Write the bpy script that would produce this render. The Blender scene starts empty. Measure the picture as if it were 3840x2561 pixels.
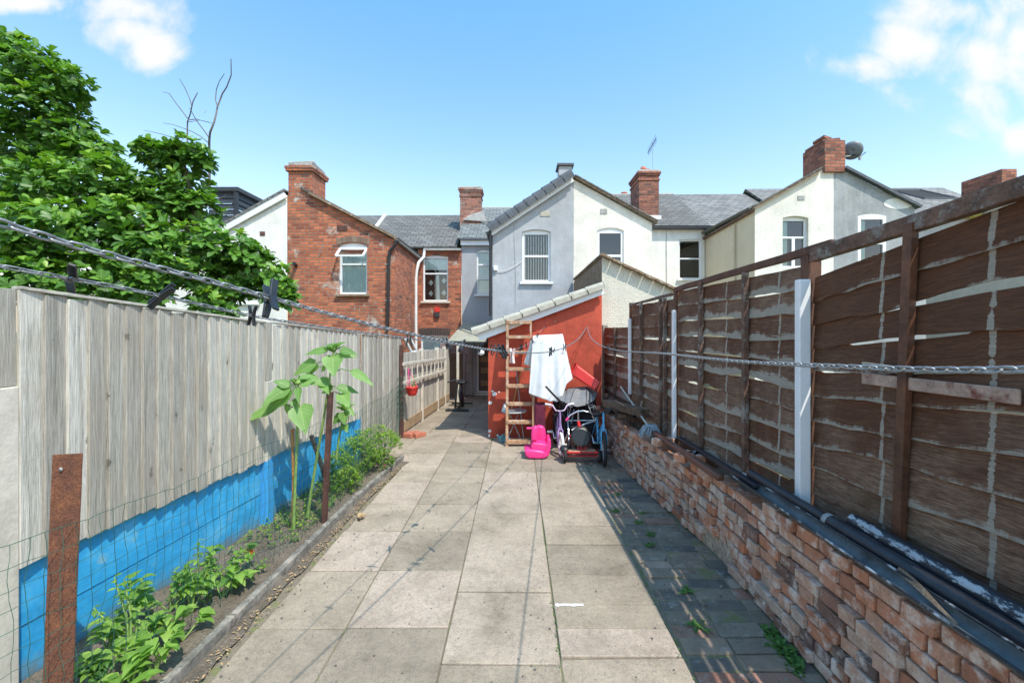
import bpy, bmesh, math, random
from mathutils import Vector, Matrix, noise
from mathutils.geometry import tessellate_polygon
R = math.radians
rnd = random.Random(7)
S = bpy.context.scene
C = S.collection
# ------------------------------------------------------------------ measuring: photo point -> world point on a known plane
F, CU, CV, H = 1020.6, 1187.8, 756.8, 1.667
def PY(u, v, Y): return Vector(((u-CU)/F*Y, Y, H-(v-CV)/F*Y))
def G(u, v, z=0.0): return PY(u, v, (H-z)*F/(v-CV))
def gz(Y):                                     # yard falls gently beyond the shed corner
    return 0.0 if Y < 7.2 else -0.04*(Y-7.2)
def XR(Y): return 1.87-0.06*Y                  # right fence line
def XL(Y): return -2.46+0.09*Y                 # left fence line
def nz(x, y=0.0, z=0.0): return noise.noise(Vector((x, y, z)))
# ------------------------------------------------------------------ mesh builder
class MB:
    def __init__(s): s.v=[]; s.f=[]; s.t=[]; s.uv=[]; s.has_uv=False; s.sm=[]
    def add(s, vs, fs, tint=0.5, uvs=None, smooth=False):
        n=len(s.v); s.v += [Vector(p) for p in vs]
        for k,f in enumerate(fs):
            s.f.append(tuple(i+n for i in f)); s.t.append(tint); s.sm.append(smooth)
            if uvs: s.has_uv=True; s.uv.append([uvs[i] for i in f])
            else: s.uv.append([(0,0)]*len(f))
    def box(s, x0,x1,y0,y1,z0,z1,tint=.5, jit=0, taper=None):
        vs=[(x,y,z) for z in (z0,z1) for y in (y0,y1) for x in (x0,x1)]
        if jit: vs=[(a+rnd.uniform(-jit,jit),b+rnd.uniform(-jit,jit),c+rnd.uniform(-jit,jit)) for a,b,c in vs]
        s.add(vs,[(0,2,3,1),(4,5,7,6),(0,1,5,4),(2,6,7,3),(0,4,6,2),(1,3,7,5)],tint)
    def obox(s, c, ax, ay, az, tint=.5):
        c=Vector(c); ax,ay,az=Vector(ax),Vector(ay),Vector(az)
        vs=[c+i*ax+j*ay+k*az for k in (-1,1) for j in (-1,1) for i in (-1,1)]
        s.add(vs,[(0,2,3,1),(4,5,7,6),(0,1,5,4),(2,6,7,3),(0,4,6,2),(1,3,7,5)],tint)
    def bar(s, a, b, w, t, up=(0,0,1), tint=.5):
        a,b=Vector(a),Vector(b); d=(b-a); u=Vector(up)
        sx=d.cross(u)
        if sx.length<1e-6: sx=d.cross(Vector((1,0,0)))
        sx.normalize(); sy=sx.cross(d).normalized()
        s.obox((a+b)/2, d/2, sx*w/2, sy*t/2, tint)
    def tube(s, pts, r, seg=8, caps=True, tint=.5, smooth=True):
        pts=[Vector(p) for p in pts]; n=len(pts)
        rs=r if isinstance(r,(list,tuple)) else [r]*n
        vs=[]; fs=[]; prev=None
        for i,p in enumerate(pts):
            d=(pts[min(i+1,n-1)]-pts[max(i-1,0)]).normalized()
            if prev is None:
                prev=d.cross(Vector((0,0,1)))
                if prev.length<.1: prev=d.cross(Vector((1,0,0)))
            prev=(prev-d*prev.dot(d)).normalized(); q=d.cross(prev)
            for k in range(seg):
                a=2*math.pi*k/seg
                vs.append(p+(prev*math.cos(a)+q*math.sin(a))*rs[i])
        for i in range(n-1):
            for k in range(seg):
                k2=(k+1)%seg
                fs.append((i*seg+k,i*seg+k2,(i+1)*seg+k2,(i+1)*seg+k))
        s.add(vs,fs,tint,smooth=smooth)
        if caps:
            s.add(vs[:seg],[tuple(range(seg))][::-1],tint); s.add(vs[-seg:],[tuple(range(seg))],tint)
    def lathe(s, prof, c=(0,0,0), seg=20, tint=.5, M=None, smooth=True):
        vs=[];fs=[]
        for r,z in prof:
            for k in range(seg):
                a=2*math.pi*k/seg; vs.append(Vector((r*math.cos(a),r*math.sin(a),z)))
        for i in range(len(prof)-1):
            for k in range(seg):
                k2=(k+1)%seg; fs.append((i*seg+k,i*seg+k2,(i+1)*seg+k2,(i+1)*seg+k))
        if M: vs=[M@v for v in vs]
        vs=[v+Vector(c) for v in vs]
        s.add(vs,fs,tint,smooth=smooth)
    def torus(s, c, R_, r, M=None, seg=24, ms=8, sy=1.0, tint=.5):
        vs=[];fs=[]
        for i in range(seg):
            a=2*math.pi*i/seg
            for k in range(ms):
                b=2*math.pi*k/ms
                vs.append(Vector(((R_+r*math.cos(b))*math.cos(a),(R_+r*math.cos(b))*math.sin(a)*sy,r*math.sin(b))))
        for i in range(seg):
            for k in range(ms):
                i2=(i+1)%seg;k2=(k+1)%ms
                fs.append((i*ms+k,i2*ms+k,i2*ms+k2,i*ms+k2))
        if M: vs=[M@v for v in vs]
        s.add([v+Vector(c) for v in vs],fs,tint,smooth=True)
    def wall(s, poly, Y, holes=(), tint=.5, axis='y'):
        loops=[[Vector((a,b,0)) for a,b in p] for p in [poly]+list(holes)]
        flat=[p for l in loops for p in l]
        tr=tessellate_polygon(loops)
        if axis=='y': vs=[(p.x,Y,p.y) for p in flat]
        else: vs=[(Y,p.x,p.y) for p in flat]
        s.add(vs,[tuple(t) for t in tr],tint)
    def build(s, name, mat, parent=None, bevel=0, seg=2, loc=None, sub=0, solid=0, smooth=False):
        o0=Vector((0,0,0))
        if parent is not None:
            p=parent
            while p is not None: o0=o0+p.location; p=p.parent
        base=Vector(loc) if loc is not None else Vector((0,0,0))
        me=bpy.data.meshes.new(name)
        me.from_pydata([tuple(v-o0-base) for v in s.v],[],s.f)
        at=me.attributes.new('tint','FLOAT','FACE'); at.data.foreach_set('value',s.t)
        me.polygons.foreach_set('use_smooth',[bool(a) or smooth for a in s.sm])
        if s.has_uv:
            ul=me.uv_layers.new(name='UVMap'); flat=[c for f in s.uv for p in f for c in p]
            ul.data.foreach_set('uv',flat)
        me.materials.append(mat); me.update()
        o=bpy.data.objects.new(name,me); C.objects.link(o)
        if parent is not None: o.parent=parent
        o.location=base
        if solid:
            m=o.modifiers.new('s','SOLIDIFY'); m.thickness=solid; m.offset=0
        if bevel:
            m=o.modifiers.new('b','BEVEL'); m.width=bevel; m.segments=seg; m.limit_method='ANGLE'; m.angle_limit=R(40)
        if sub:
            m=o.modifiers.new('u','SUBSURF'); m.levels=sub; m.render_levels=sub
        return o
def tag(o,label=None,cat=None,group=None,kind=None):
    if label: o['label']=label
    if cat: o['category']=cat
    if group: o['group']=group
    if kind: o['kind']=kind
    return o
def thing(name,label,cat,loc=(0,0,0),group=None):
    o=bpy.data.objects.new(name,None); C.objects.link(o); o.location=loc; o.empty_display_size=.1
    return tag(o,label,cat,group)
def copy_thing(src,loc,rot=None,label=None,scale=None):
    r=src.copy(); C.objects.link(r); r.location=loc
    if rot is not None: r.rotation_euler=rot
    if scale is not None: r.scale=(scale,)*3
    if label: r['label']=label
    for ch in list(src.children):
        c=ch.copy(); C.objects.link(c); c.parent=r
        for g in list(ch.children):
            d=g.copy(); C.objects.link(d); d.parent=c
    return r
# ------------------------------------------------------------------ materials
MATS={}
class N:
    def __init__(s,name):
        s.m=bpy.data.materials.new(name); s.m.use_nodes=True; s.nt=s.m.node_tree; s.nt.nodes.clear()
        s.out=s.nt.nodes.new('ShaderNodeOutputMaterial'); s.b=s.nt.nodes.new('ShaderNodeBsdfPrincipled')
        s.nt.links.new(s.b.outputs[0],s.out.inputs[0])
    def n(s,t,**k):
        x=s.nt.nodes.new(t)
        for a,b in k.items(): setattr(x,a,b)
        return x
    def l(s,a,b): s.nt.links.new(a,b)
    def coord(s,kind='Object'): return s.n('ShaderNodeTexCoord').outputs[kind]
    def tint(s):
        a=s.n('ShaderNodeAttribute'); a.attribute_name='tint'; return a.outputs['Fac']
    def math(s,op,a,b=None,c=None,clamp=False):
        x=s.n('ShaderNodeMath',operation=op); x.use_clamp=clamp
        for i,q in enumerate((a,b,c)):
            if q is None: continue
            if hasattr(q,'is_output'): s.l(q,x.inputs[i])
            else: x.inputs[i].default_value=q
        return x.outputs[0]
    def vmath(s,op,a,b):
        x=s.n('ShaderNodeVectorMath',operation=op)
        for i,q in enumerate((a,b)):
            if hasattr(q,'is_output'): s.l(q,x.inputs[i])
            else: x.inputs[i].default_value=q
        return x.outputs[0]
    def comb(s,x,y,z):
        c=s.n('ShaderNodeCombineXYZ')
        for i,q in enumerate((x,y,z)):
            if hasattr(q,'is_output'): s.l(q,c.inputs[i])
            else: c.inputs[i].default_value=q
        return c.outputs[0]
    def sep(s,v):
        x=s.n('ShaderNodeSeparateXYZ'); s.l(v,x.inputs[0]); return x.outputs
    def noise(s,vec,scale,detail=4,rough=.6,dist=0,out='Fac'):
        x=s.n('ShaderNodeTexNoise'); s.l(vec,x.inputs['Vector']); x.inputs['Scale'].default_value=scale
        x.inputs['Detail'].default_value=detail; x.inputs['Roughness'].default_value=rough; x.inputs['Distortion'].default_value=dist
        return x.outputs[out]
    def vor(s,vec,scale,out='Distance',feature='F1'):
        x=s.n('ShaderNodeTexVoronoi',feature=feature); s.l(vec,x.inputs['Vector']); x.inputs['Scale'].default_value=scale
        return x.outputs[out]
    def ramp(s,fac,stops):
        x=s.n('ShaderNodeValToRGB'); s.l(fac,x.inputs[0]); e=x.color_ramp.elements
        while len(e)<len(stops): e.new(.5)
        for i,(p,c) in enumerate(stops):
            e[i].position=p; e[i].color=(c[0],c[1],c[2],1) if hasattr(c,'__len__') else (c,c,c,1)
        return x.outputs[0]
    def mix(s,fac,a,b,mode='MIX'):
        x=s.n('ShaderNodeMix',data_type='RGBA',blend_type=mode)
        for sock,q in ((x.inputs[0],fac),(x.inputs[6],a),(x.inputs[7],b)):
            if hasattr(q,'is_output'): s.l(q,sock)
            else: sock.default_value=q if isinstance(q,(int,float)) and sock==x.inputs[0] else ((q[0],q[1],q[2],1) if hasattr(q,'__len__') else q)
        return x.outputs[2]
    def bump(s,h,strength=.3,dist=.01):
        x=s.n('ShaderNodeBump'); s.l(h,x.inputs['Height']); x.inputs['Strength'].default_value=strength; x.inputs['Distance'].default_value=dist
        s.l(x.outputs[0],s.b.inputs['Normal'])
    def col(s,c):
        if hasattr(c,'is_output'): s.l(c,s.b.inputs['Base Color'])
        else: s.b.inputs['Base Color'].default_value=(c[0],c[1],c[2],1)
    def rough(s,r):
        if hasattr(r,'is_output'): s.l(r,s.b.inputs['Roughness'])
        else: s.b.inputs['Roughness'].default_value=r
def plain(name,c,rough=.6,var=.25,scale=12,metal=0,bump=0,dirt=None):
    if name in MATS: return MATS[name]
    n=N(name); co=n.coord(); f=n.noise(co,scale,6,.65)
    g=n.noise(co,scale*6,3,.6)
    k=n.math('ADD',n.math('MULTIPLY',f,.7),n.math('MULTIPLY',g,.3))
    a=[max(0,x*(1-var*1.6)) for x in c]; b=[min(1,x*(1+var*1.2)) for x in c]
    colr=n.ramp(k,[(.3,a),(.7,b)])
    if dirt:
        m=n.ramp(n.noise(co,scale*.6,8,.75),[(.52,0),(.62,1)]); colr=n.mix(m,colr,dirt)
    n.col(colr); n.rough(rough); n.b.inputs['Metallic'].default_value=metal
    if bump: n.bump(g,bump,.004)
    MATS[name]=n.m; return n.m
def tinted(name,stops,rough=.8,scale=20,bump=.3,dirt=None,dirt_at=(.55,.68),speck=.25,fine=150):
    n=N(name); t=n.tint(); co=n.coord()
    base=n.ramp(t,stops)
    f=n.noise(co,scale,8,.7); g=n.noise(co,fine,3,.6)
    base=n.mix(1.0,base,n.ramp(f,[(.3,1-speck),(.72,1+0*speck)]),'MULTIPLY')
    base=n.mix(.55,base,n.ramp(g,[(.35,.55),(.65,1.0)]),'MULTIPLY')
    if dirt:
        off=n.comb(n.math('MULTIPLY',t,37.0),0.0,0.0)
        m=n.ramp(n.noise(n.vmath('ADD',co,off),scale*.45,8,.75),[(dirt_at[0],0),(dirt_at[1],1)])
        base=n.mix(m,base,dirt)
    n.col(base); n.rough(rough); n.bump(n.math('ADD',f,n.math('MULTIPLY',g,.4)),bump,.008)
    MATS[name]=n.m; return n.m
# --- paving slab
def m_slab():
    n=N('concrete_slab'); t=n.tint(); co=n.coord()
    base=n.ramp(t,[(0,(.29,.24,.182)),(.3,(.355,.293,.222)),(.6,(.385,.315,.24)),(.8,(.41,.335,.26)),(1,(.455,.365,.295))])
    off=n.comb(n.math('MULTIPLY',t,53.0),n.math('MULTIPLY',t,17.0),0.0); co2=n.vmath('ADD',co,off)
    blot=n.noise(co,2.1,10,.74,.3); fine=n.noise(co,230,2,.5); mid=n.noise(co2,30,6,.7)
    base=n.mix(1.0,base,n.ramp(blot,[(.30,(.55,.53,.48)),(.42,(.82,.81,.78)),(.56,(1.05,1.04,1.02)),(.7,(1.16,1.15,1.13))]),'MULTIPLY')
    base=n.mix(.7,base,n.ramp(mid,[(.3,.68),(.6,1.0)]),'MULTIPLY')
    base=n.mix(.75,base,n.ramp(fine,[(.36,.62),(.50,1.0),(.66,1.15)]),'MULTIPLY')
    # dark pebbles in the exposed aggregate
    v=n.vor(co,75); pm=n.math('LESS_THAN',v,n.math('MULTIPLY',n.ramp(n.noise(co,60,1),[(.5,0),(.6,1)]),.42))
    base=n.mix(n.math('MULTIPLY',pm,.55),base,(.16,.15,.14))
    lich=n.ramp(n.noise(co,7,10,.8),[(.64,0),(.70,1)])
    base=n.mix(n.math('MULTIPLY',lich,.55),base,(.17,.155,.12))
    gum=n.ramp(n.vor(co2,1.7),[(.018,1),(.026,0)])
    base=n.mix(n.math('MULTIPLY',gum,.6),base,(.14,.13,.12))
    n.col(base); n.rough(.9); n.bump(n.math('ADD',n.math('MULTIPLY',fine,.6),mid),.35,.004)
    return n.m
M_slab=m_slab()
M_paver=tinted('clay_paver',[(0,(.14,.13,.12)),(.3,(.28,.225,.17)),(.55,(.38,.275,.195)),(.75,(.31,.26,.205)),(.9,(.44,.20,.13)),(1,(.55,.46,.36))],.85,9,.5,(.36,.33,.28),(.56,.70),.45)
M_rbrick=tinted('reclaimed_brick',[(0,(.14,.11,.10)),(.09,(.36,.18,.12)),(.3,(.62,.24,.125)),(.5,(.66,.34,.215)),(.7,(.64,.43,.32)),(.88,(.66,.51,.41)),(1,(.72,.25,.11))],.9,16,.55,(.66,.56,.48),(.49,.64),.4,120)
def m_soil():
    n=N('soil'); co=n.coord(); f=n.noise(co,6,9,.75); g=n.noise(co,70,4,.7); v=n.vor(co,38)
    c=n.ramp(f,[(.3,(.15,.115,.08)),(.55,(.27,.215,.16)),(.75,(.38,.31,.24))])
    c=n.mix(.8,c,n.ramp(g,[(.3,.5),(.65,1.1)]),'MULTIPLY')
    c=n.mix(n.ramp(v,[(.10,.7),(.16,0)]),c,(.40,.36,.30))
    n.col(c); n.rough(.95); n.bump(n.math('ADD',f,g),1.0,.03); return n.m
M_soil=m_soil()
def m_grout():
    n=N('joint_dirt'); co=n.coord(); f=n.noise(co,9,8,.7)
    c=n.ramp(f,[(.3,(.14,.115,.085)),(.52,(.22,.18,.13)),(.60,(.16,.17,.06)),(.75,(.26,.21,.15))])
    n.col(c); n.rough(.95); n.bump(n.noise(co,80,4),.8,.01); return n.m
M_grout=m_grout()
def m_grass():
    n=N('rough_grass'); co=n.coord(); c=n.ramp(n.noise(co,1.5,8,.7),[(.3,(.05,.08,.02)),(.6,(.10,.13,.04)),(.8,(.16,.13,.08))])
    n.col(c); n.rough(.95); return n.m
M_grass=m_grass()
# --- old grey feather-edge boards
def m_greywood(name,warm=0.0,dark=1.0,axis='z'):
    n=N(name); co=n.coord(); t=n.tint(); x,y,z=n.sep(co)
    o1=n.math('MULTIPLY',t,61.0)
    if axis=='z': v=n.comb(n.math('ADD',n.math('MULTIPLY',x,22.0),o1),n.math('MULTIPLY',y,22.0),n.math('MULTIPLY',z,1.1))
    else: v=n.comb(n.math('MULTIPLY',x,22.0),n.math('MULTIPLY',y,1.1),n.math('ADD',n.math('MULTIPLY',z,22.0),o1))
    g=n.noise(v,1.6,9,.72,.9); g2=n.noise(v,7,5,.6,.3)
    base=n.ramp(t,[(0,(.42*dark,.39*dark,.345*dark)),(.5,(.55*dark,.52*dark,.46*dark)),(1,(.70*dark,.665*dark,.60*dark))])
    base=n.mix(1.0,base,n.ramp(g,[(.30,(.52,.49,.44)),(.44,(.86,.84,.80)),(.64,(1.14,1.12,1.09))]),'MULTIPLY')
    base=n.mix(.8,base,n.ramp(g2,[(.32,.58),(.6,1.06)]),'MULTIPLY')
    crk=n.noise(v,16,4,.6,.6); base=n.mix(n.ramp(crk,[(.28,.6),(.33,0)]),base,(.14,.12,.10))
    blot=n.noise(n.vmath('ADD',co,n.comb(o1,0.0,0.0)),2.2,6,.7)
    base=n.mix(n.ramp(blot,[(.5,0),(.72,.55)]),base,(.38+warm,.31+warm*.5,.235))
    # knots: sparse rings
    kd=n.math('MULTIPLY',n.math('SUBTRACT',n.noise(co,11,5,.7),.5),.10)
    kv=n.comb(n.math('ADD',n.math('ADD',x,o1),kd),n.math('ADD',y,kd),n.math('ADD',n.math('MULTIPLY',z,.45),kd))
    kn=n.vor(kv,6.5); km=n.ramp(kn,[(.055,1),(.10,0)])
    ring=n.ramp(n.math('SINE',n.math('MULTIPLY',kn,85.0)),[(.2,.86),(.8,1.0)])
    near=n.ramp(kn,[(.10,1),(.36,0)])
    base=n.mix(near,base,n.mix(1.0,base,ring,'MULTIPLY'))
    base=n.mix(n.math('MULTIPLY',km,.75),base,(.10,.075,.055))
    # greener, darker towards the ground
    n.col(base); n.rough(.85); n.bump(n.math('ADD',n.math('MULTIPLY',g,1.0),n.math('MULTIPLY',g2,.8)),1.0,.007); return n.m
M_greywood=m_greywood('weathered_grey_board')
M_greywood2=m_greywood('weathered_grey_board_rough',0,.86)
M_greyrail=m_greywood('weathered_rail',0,.95,'y')
# --- brown stained waney boards with bare strips (uv: metres along, 0..1 across)
def m_brown(name,bare=.30,seed=0.0,mossy=.0,streaks=(),e0=.47):
    n=N(name); co=n.coord(); t=n.tint(); uv=n.sep(n.coord('UV')); U,Vv=uv[0],uv[1]
    pz=n.sep(n.n('ShaderNodeNewGeometry').outputs['Position'])[2]
    o1=n.math('ADD',n.math('MULTIPLY',t,47.0),seed)
    gv=n.comb(n.math('ADD',n.math('MULTIPLY',U,1.3),o1),n.math('MULTIPLY',Vv,2.2),o1)
    grain=n.noise(gv,3.0,10,.74,2.2); fine=n.noise(n.comb(n.math('MULTIPLY',U,7.0),n.math('MULTIPLY',Vv,22.0),o1),2.0,8,.75,.8)
    brown=n.ramp(grain,[(.25,(.055,.019,.007)),(.5,(.128,.045,.016)),(.72,(.21,.082,.034))])
    brown=n.mix(.8,brown,n.ramp(fine,[(.3,.45),(.65,1.25)]),'MULTIPLY')
    grey=n.ramp(fine,[(.28,(.19,.15,.115)),(.5,(.40,.34,.27)),(.72,(.56,.49,.41))])
    warmw=n.mix(.75,n.ramp(grain,[(.3,(.19,.10,.06)),(.7,(.46,.30,.20))]),n.ramp(fine,[(.3,.40),(.65,1.2)]),'MULTIPLY')
    edge=n.noise(n.comb(n.math('MULTIPLY',U,1.0),o1,0.0),2.2,8,.75)
    thr=n.math('ADD',n.math('MULTIPLY',n.math('SUBTRACT',edge,e0),bare*4.2),n.math('MULTIPLY',n.math('SUBTRACT',t,.45),bare*1.1))
    wob=n.math('MULTIPLY',n.math('SUBTRACT',n.noise(gv,9,6,.75),.5),.5)
    m=n.ramp(n.math('SUBTRACT',thr,n.math('ADD',Vv,wob)),[(.0,0),(.09,1)])
    m=n.math('MULTIPLY',m,n.ramp(n.noise(n.comb(n.math('MULTIPLY',U,9.0),n.math('MULTIPLY',Vv,30.0),o1),2,6,.8),[(.34,.5),(.5,1)]))
    worn=n.ramp(n.noise(n.vmath('ADD',co,n.comb(o1,0.0,0.0)),1.3,8,.75),[(.40,0),(.60,1)])
    wornf=n.math('MULTIPLY',worn,n.ramp(fine,[(.40,.1),(.52,1)]))
    zf=n.ramp(n.math('MULTIPLY',n.math('SUBTRACT',pz,.5),.62),[(.25,1),(.72,mossy)])
    c=n.mix(n.math('MULTIPLY',wornf,zf),brown,warmw)
    green=n.ramp(n.noise(co,3.1,7,.7),[(.52,0),(.7,.5)]); c=n.mix(n.math('MULTIPLY',green,n.ramp(pz,[(.7,1),(1.1,0)])),c,(.085,.09,.045))
    c=n.mix(m,c,grey)
    for y0,w in streaks:
        d=n.math('ABSOLUTE',n.math('ADD',n.math('SUBTRACT',U,y0),n.math('MULTIPLY',n.math('SUBTRACT',n.noise(n.comb(o1,0.0,n.math('MULTIPLY',pz,2.0)),2,5,.7),.5),.03)))
        ww=n.math('MULTIPLY',n.ramp(n.noise(n.comb(0.0,y0*9,n.math('MULTIPLY',pz,6.0)),3,6,.75),[(.36,.05),(.5,1)]),w)
        c=n.mix(n.math('LESS_THAN',d,ww),c,grey)
    n.col(c); n.rough(.75); n.bump(n.math('ADD',grain,fine),.9,.008); return n.m
def _yr(u): return 1.87/((u-CU)/F+.06)
M_brownA=m_brown('brown_stained_board',.30,0.0,.10,((_yr(2030),.010),(_yr(2283),.012)))
M_brownB=m_brown('brown_worn_board',.40,13.0,.75,((_yr(1670),.010),(_yr(1792),.010)),e0=.385)
M_brownpost=plain('brown_stained_post',(.11,.042,.02),.6,.5,9,bump=.4,dirt=None)
M_brownworn=plain('brown_worn_rail',(.14,.075,.05),.75,.5,14,bump=.6,dirt=(.25,.23,.205))
M_bare=plain('bare_grey_timber',(.30,.28,.25),.85,.35,30,bump=.6)
M_redtimber=plain('peeling_red_timber',(.40,.27,.21),.85,.35,12,bump=.8,dirt=(.17,.05,.035))
# --- blue painted gravel boards
def m_blue():
    n=N('blue_masonry_paint'); co=n.coord(); f=n.noise(co,4,9,.75); x,y,z=n.sep(co)
    s=n.noise(n.comb(n.math('MULTIPLY',x,3.0),n.math('MULTIPLY',y,3.0),n.math('MULTIPLY',z,30.0)),2,6,.7)
    c=n.ramp(f,[(.3,(.02,.25,.53)),(.5,(.03,.35,.68)),(.72,(.12,.48,.76))])
    c=n.mix(.5,c,n.ramp(s,[(.3,.7),(.6,1.05)]),'MULTIPLY')
    c=n.mix(n.ramp(n.noise(co,9,9,.8),[(.57,0),(.66,.7)]),c,(.25,.42,.46))
    mud=n.math('ADD',n.math('MULTIPLY',z,-5.0),n.math('MULTIPLY',n.noise(co,14,8,.8),1.5)); c=n.mix(n.ramp(mud,[(.05,0),(.55,.75)]),c,(.16,.16,.13))
    drip=n.noise(n.comb(n.math('MULTIPLY',x,9.0),n.math('MULTIPLY',y,14.0),n.math('MULTIPLY',z,1.2)),1.5,6,.7); c=n.mix(n.ramp(drip,[(.56,0),(.7,.45)]),c,(.10,.22,.34))
    n.col(c); n.rough(.65); n.bump(n.math('ADD',f,s),.3,.004); return n.m
M_blue=m_blue()
M_conc=plain('pale_concrete',(.60,.54,.45),.9,.16,9,bump=.4)
def m_concblue():
    n=N('concrete_post_blue_foot'); co=n.coord(); f=n.noise(co,9,8,.7)
    c=n.ramp(f,[(.3,(.40,.38,.33)),(.7,(.56,.53,.47))]); p=n.sep(n.n('ShaderNodeNewGeometry').outputs['Position'])
    m=n.math('LESS_THAN',n.math('ADD',p[2],n.math('MULTIPLY',f,.14)),.64)
    c=n.mix(m,c,(.04,.30,.62)); n.col(c); n.rough(.8); n.bump(f,.3,.01); return n.m
M_concblue=m_concblue()
M_kerb=plain('concrete_kerb',(.20,.185,.16),.9,.5,12,bump=.9,dirt=(.34,.30,.25))
# --- house brickwork:  (x+y, z) runs along either wall direction
def m_brickwork(name,c1,c2,mort,dark=(.12,.05,.035),bw=.225,bh=.075,rough_=.35,pale=.0,mw=.009):
    n=N(name); p=n.sep(n.n('ShaderNodeNewGeometry').outputs['Position'])
    co=n.n('ShaderNodeNewGeometry').outputs['Position']
    d=n.noise(co,5,3,.6,0,'Color'); ds=n.sep(d)
    vec=n.comb(n.math('ADD',n.math('ADD',p[0],p[1]),n.math('MULTIPLY',n.math('SUBTRACT',ds[0],.5),.02)),n.math('ADD',p[2],n.math('MULTIPLY',n.math('SUBTRACT',ds[1],.5),.022)),0.0)
    b=n.n('ShaderNodeTexBrick'); n.l(vec,b.inputs['Vector']); b.inputs['Scale'].default_value=1
    b.inputs['Brick Width'].default_value=bw; b.inputs['Row Height'].default_value=bh; b.inputs['Mortar Size'].default_value=mw
    b.inputs['Mortar Smooth'].default_value=.25; b.inputs['Bias'].default_value=0
    b.inputs['Color1'].default_value=(0,0,0,1); b.inputs['Color2'].default_value=(1,1,1,1); b.inputs['Mortar'].default_value=(.5,.5,.5,1)
    bc=n.ramp(b.outputs['Color'],[(0,c1),(.6,c2),(.92,[min(1,q*1.18) for q in c2]),(1,dark)])
    bl=n.noise(co,1.1,7,.7); bc=n.mix(n.ramp(bl,[(.48,0),(.68,.55)]),bc,dark)
    sm=n.noise(co,13,6,.7); bc=n.mix(.8,bc,n.ramp(sm,[(.3,.55),(.6,1.08)]),'MULTIPLY')
    c=n.mix(b.outputs['Fac'],bc,n.mix(n.noise(co,3,5),[q*.45 for q in mort],mort))
    if pale:
        c=n.mix(n.ramp(n.noise(co,1.6,9,.75),[(.60-pale*.1,0),(.66,1)]),c,(.50,.46,.40))
    n.col(c); n.rough(.9)
    h=n.math('ADD',n.math('MULTIPLY',n.math('SUBTRACT',1.0,b.outputs['Fac']),1.0),n.math('MULTIPLY',sm,.7)); n.bump(h,.8,.012)
    return n.m
M_brick=m_brickwork('red_brickwork',(.31,.078,.040),(.53,.155,.070),(.30,.235,.18),(.14,.06,.045),.215,.072,pale=.25)
M_brick2=m_brickwork('chimney_brickwork',(.22,.07,.045),(.42,.15,.09),(.20,.16,.13),(.06,.045,.04))
M_brickpale=m_brickwork('repaired_brickwork',(.22,.07,.045),(.38,.14,.09),(.30,.27,.23),(.10,.06,.05),pale=1.0)
def m_render(name,c,var=.12,fine=45,bs=.4,stain=(.5,.48,.42),stain_amt=.35):
    n=N(name); co=n.n('ShaderNodeNewGeometry').outputs['Position']; f=n.noise(co,1.3,9,.72); g=n.noise(co,fine,5,.7)
    x,y,z=n.sep(co); st=n.noise(n.comb(n.math('MULTIPLY',n.math('ADD',x,y),5.0),0.0,n.math('MULTIPLY',z,.6)),1.6,7,.7)
    a=[q*(1-var*1.5) for q in c]; b=[min(1,q*(1+var)) for q in c]
    col=n.ramp(f,[(.3,a),(.65,b)]); col=n.mix(n.ramp(st,[(.50,0),(.75,stain_amt)]),col,stain)
    col=n.mix(.5,col,n.ramp(g,[(.3,.78),(.6,1.03)]),'MULTIPLY')
    n.col(col); n.rough(.9); n.bump(g,bs,.01); return n.m
M_greyrender=m_render('grey_render',(.40,.41,.43),.13,26,.6,(.30,.30,.31),.45)
M_cream=m_render('cream_render',(.76,.72,.64),.15,26,.7,(.52,.48,.40),.45)
M_ivory=m_render('ivory_side_render',(.70,.60,.43),.06,30,.3,(.5,.45,.33))
M_white=m_render('white_render',(.80,.77,.71),.12,26,.5,(.55,.52,.46),.45)
M_rough=m_render('roughcast_cream',(.70,.655,.55),.08,55,1.6,(.48,.45,.36))
M_roughgrey=m_render('roughcast_grey',(.33,.34,.34),.22,40,1.0,(.50,.49,.46),.6)
M_redwall=m_render('red_painted_wall',(.50,.080,.042),.24,9,1.0,(.27,.055,.035),.75)
def m_slate(name,c,sp=.16,w=.3,h=.2):
    n=N(name); co=n.n('ShaderNodeNewGeometry').outputs['Position']; x,y,z=n.sep(co)
    b=n.n('ShaderNodeTexBrick'); n.l(n.comb(n.math('ADD',x,n.math('MULTIPLY',z,.0)),n.math('MULTIPLY',z,1.75),0.0),b.inputs['Vector'])
    b.inputs['Scale'].default_value=1; b.inputs['Brick Width'].default_value=w; b.inputs['Row Height'].default_value=h; b.inputs['Mortar Size'].default_value=.012
    b.inputs['Color1'].default_value=(0,0,0,1); b.inputs['Color2'].default_value=(1,1,1,1); b.inputs['Mortar'].default_value=(.5,.5,.5,1)
    f=n.noise(co,1.2,8,.75); g=n.noise(co,8,8,.8)
    col=n.ramp(b.outputs['Color'],[(0,[q*.78 for q in c]),(.5,c),(1,[q*1.22 for q in c])])
    col=n.mix(1.0,col,n.ramp(f,[(.3,.75),(.7,1.15)]),'MULTIPLY')
    col=n.mix(n.ramp(g,[(.66,0),(.70,sp*4)]),col,(.45,.43,.38))
    col=n.mix(b.outputs['Fac'],col,[q*.35 for q in c])
    n.col(col); n.rough(.75); n.bump(n.math('SUBTRACT',1.0,b.outputs['Fac']),.7,.02); return n.m
M_slate=m_slate('old_slate',(.155,.148,.135),.16,.26,.16)
M_slate2=m_slate('blue_slate',(.185,.195,.19),.02,.24,.15)
M_slate3=m_slate('concrete_roof_tile',(.20,.192,.18),.05,.26,.17)
M_upvc=plain('white_upvc',(.78,.79,.80),.35,.05,5)
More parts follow.
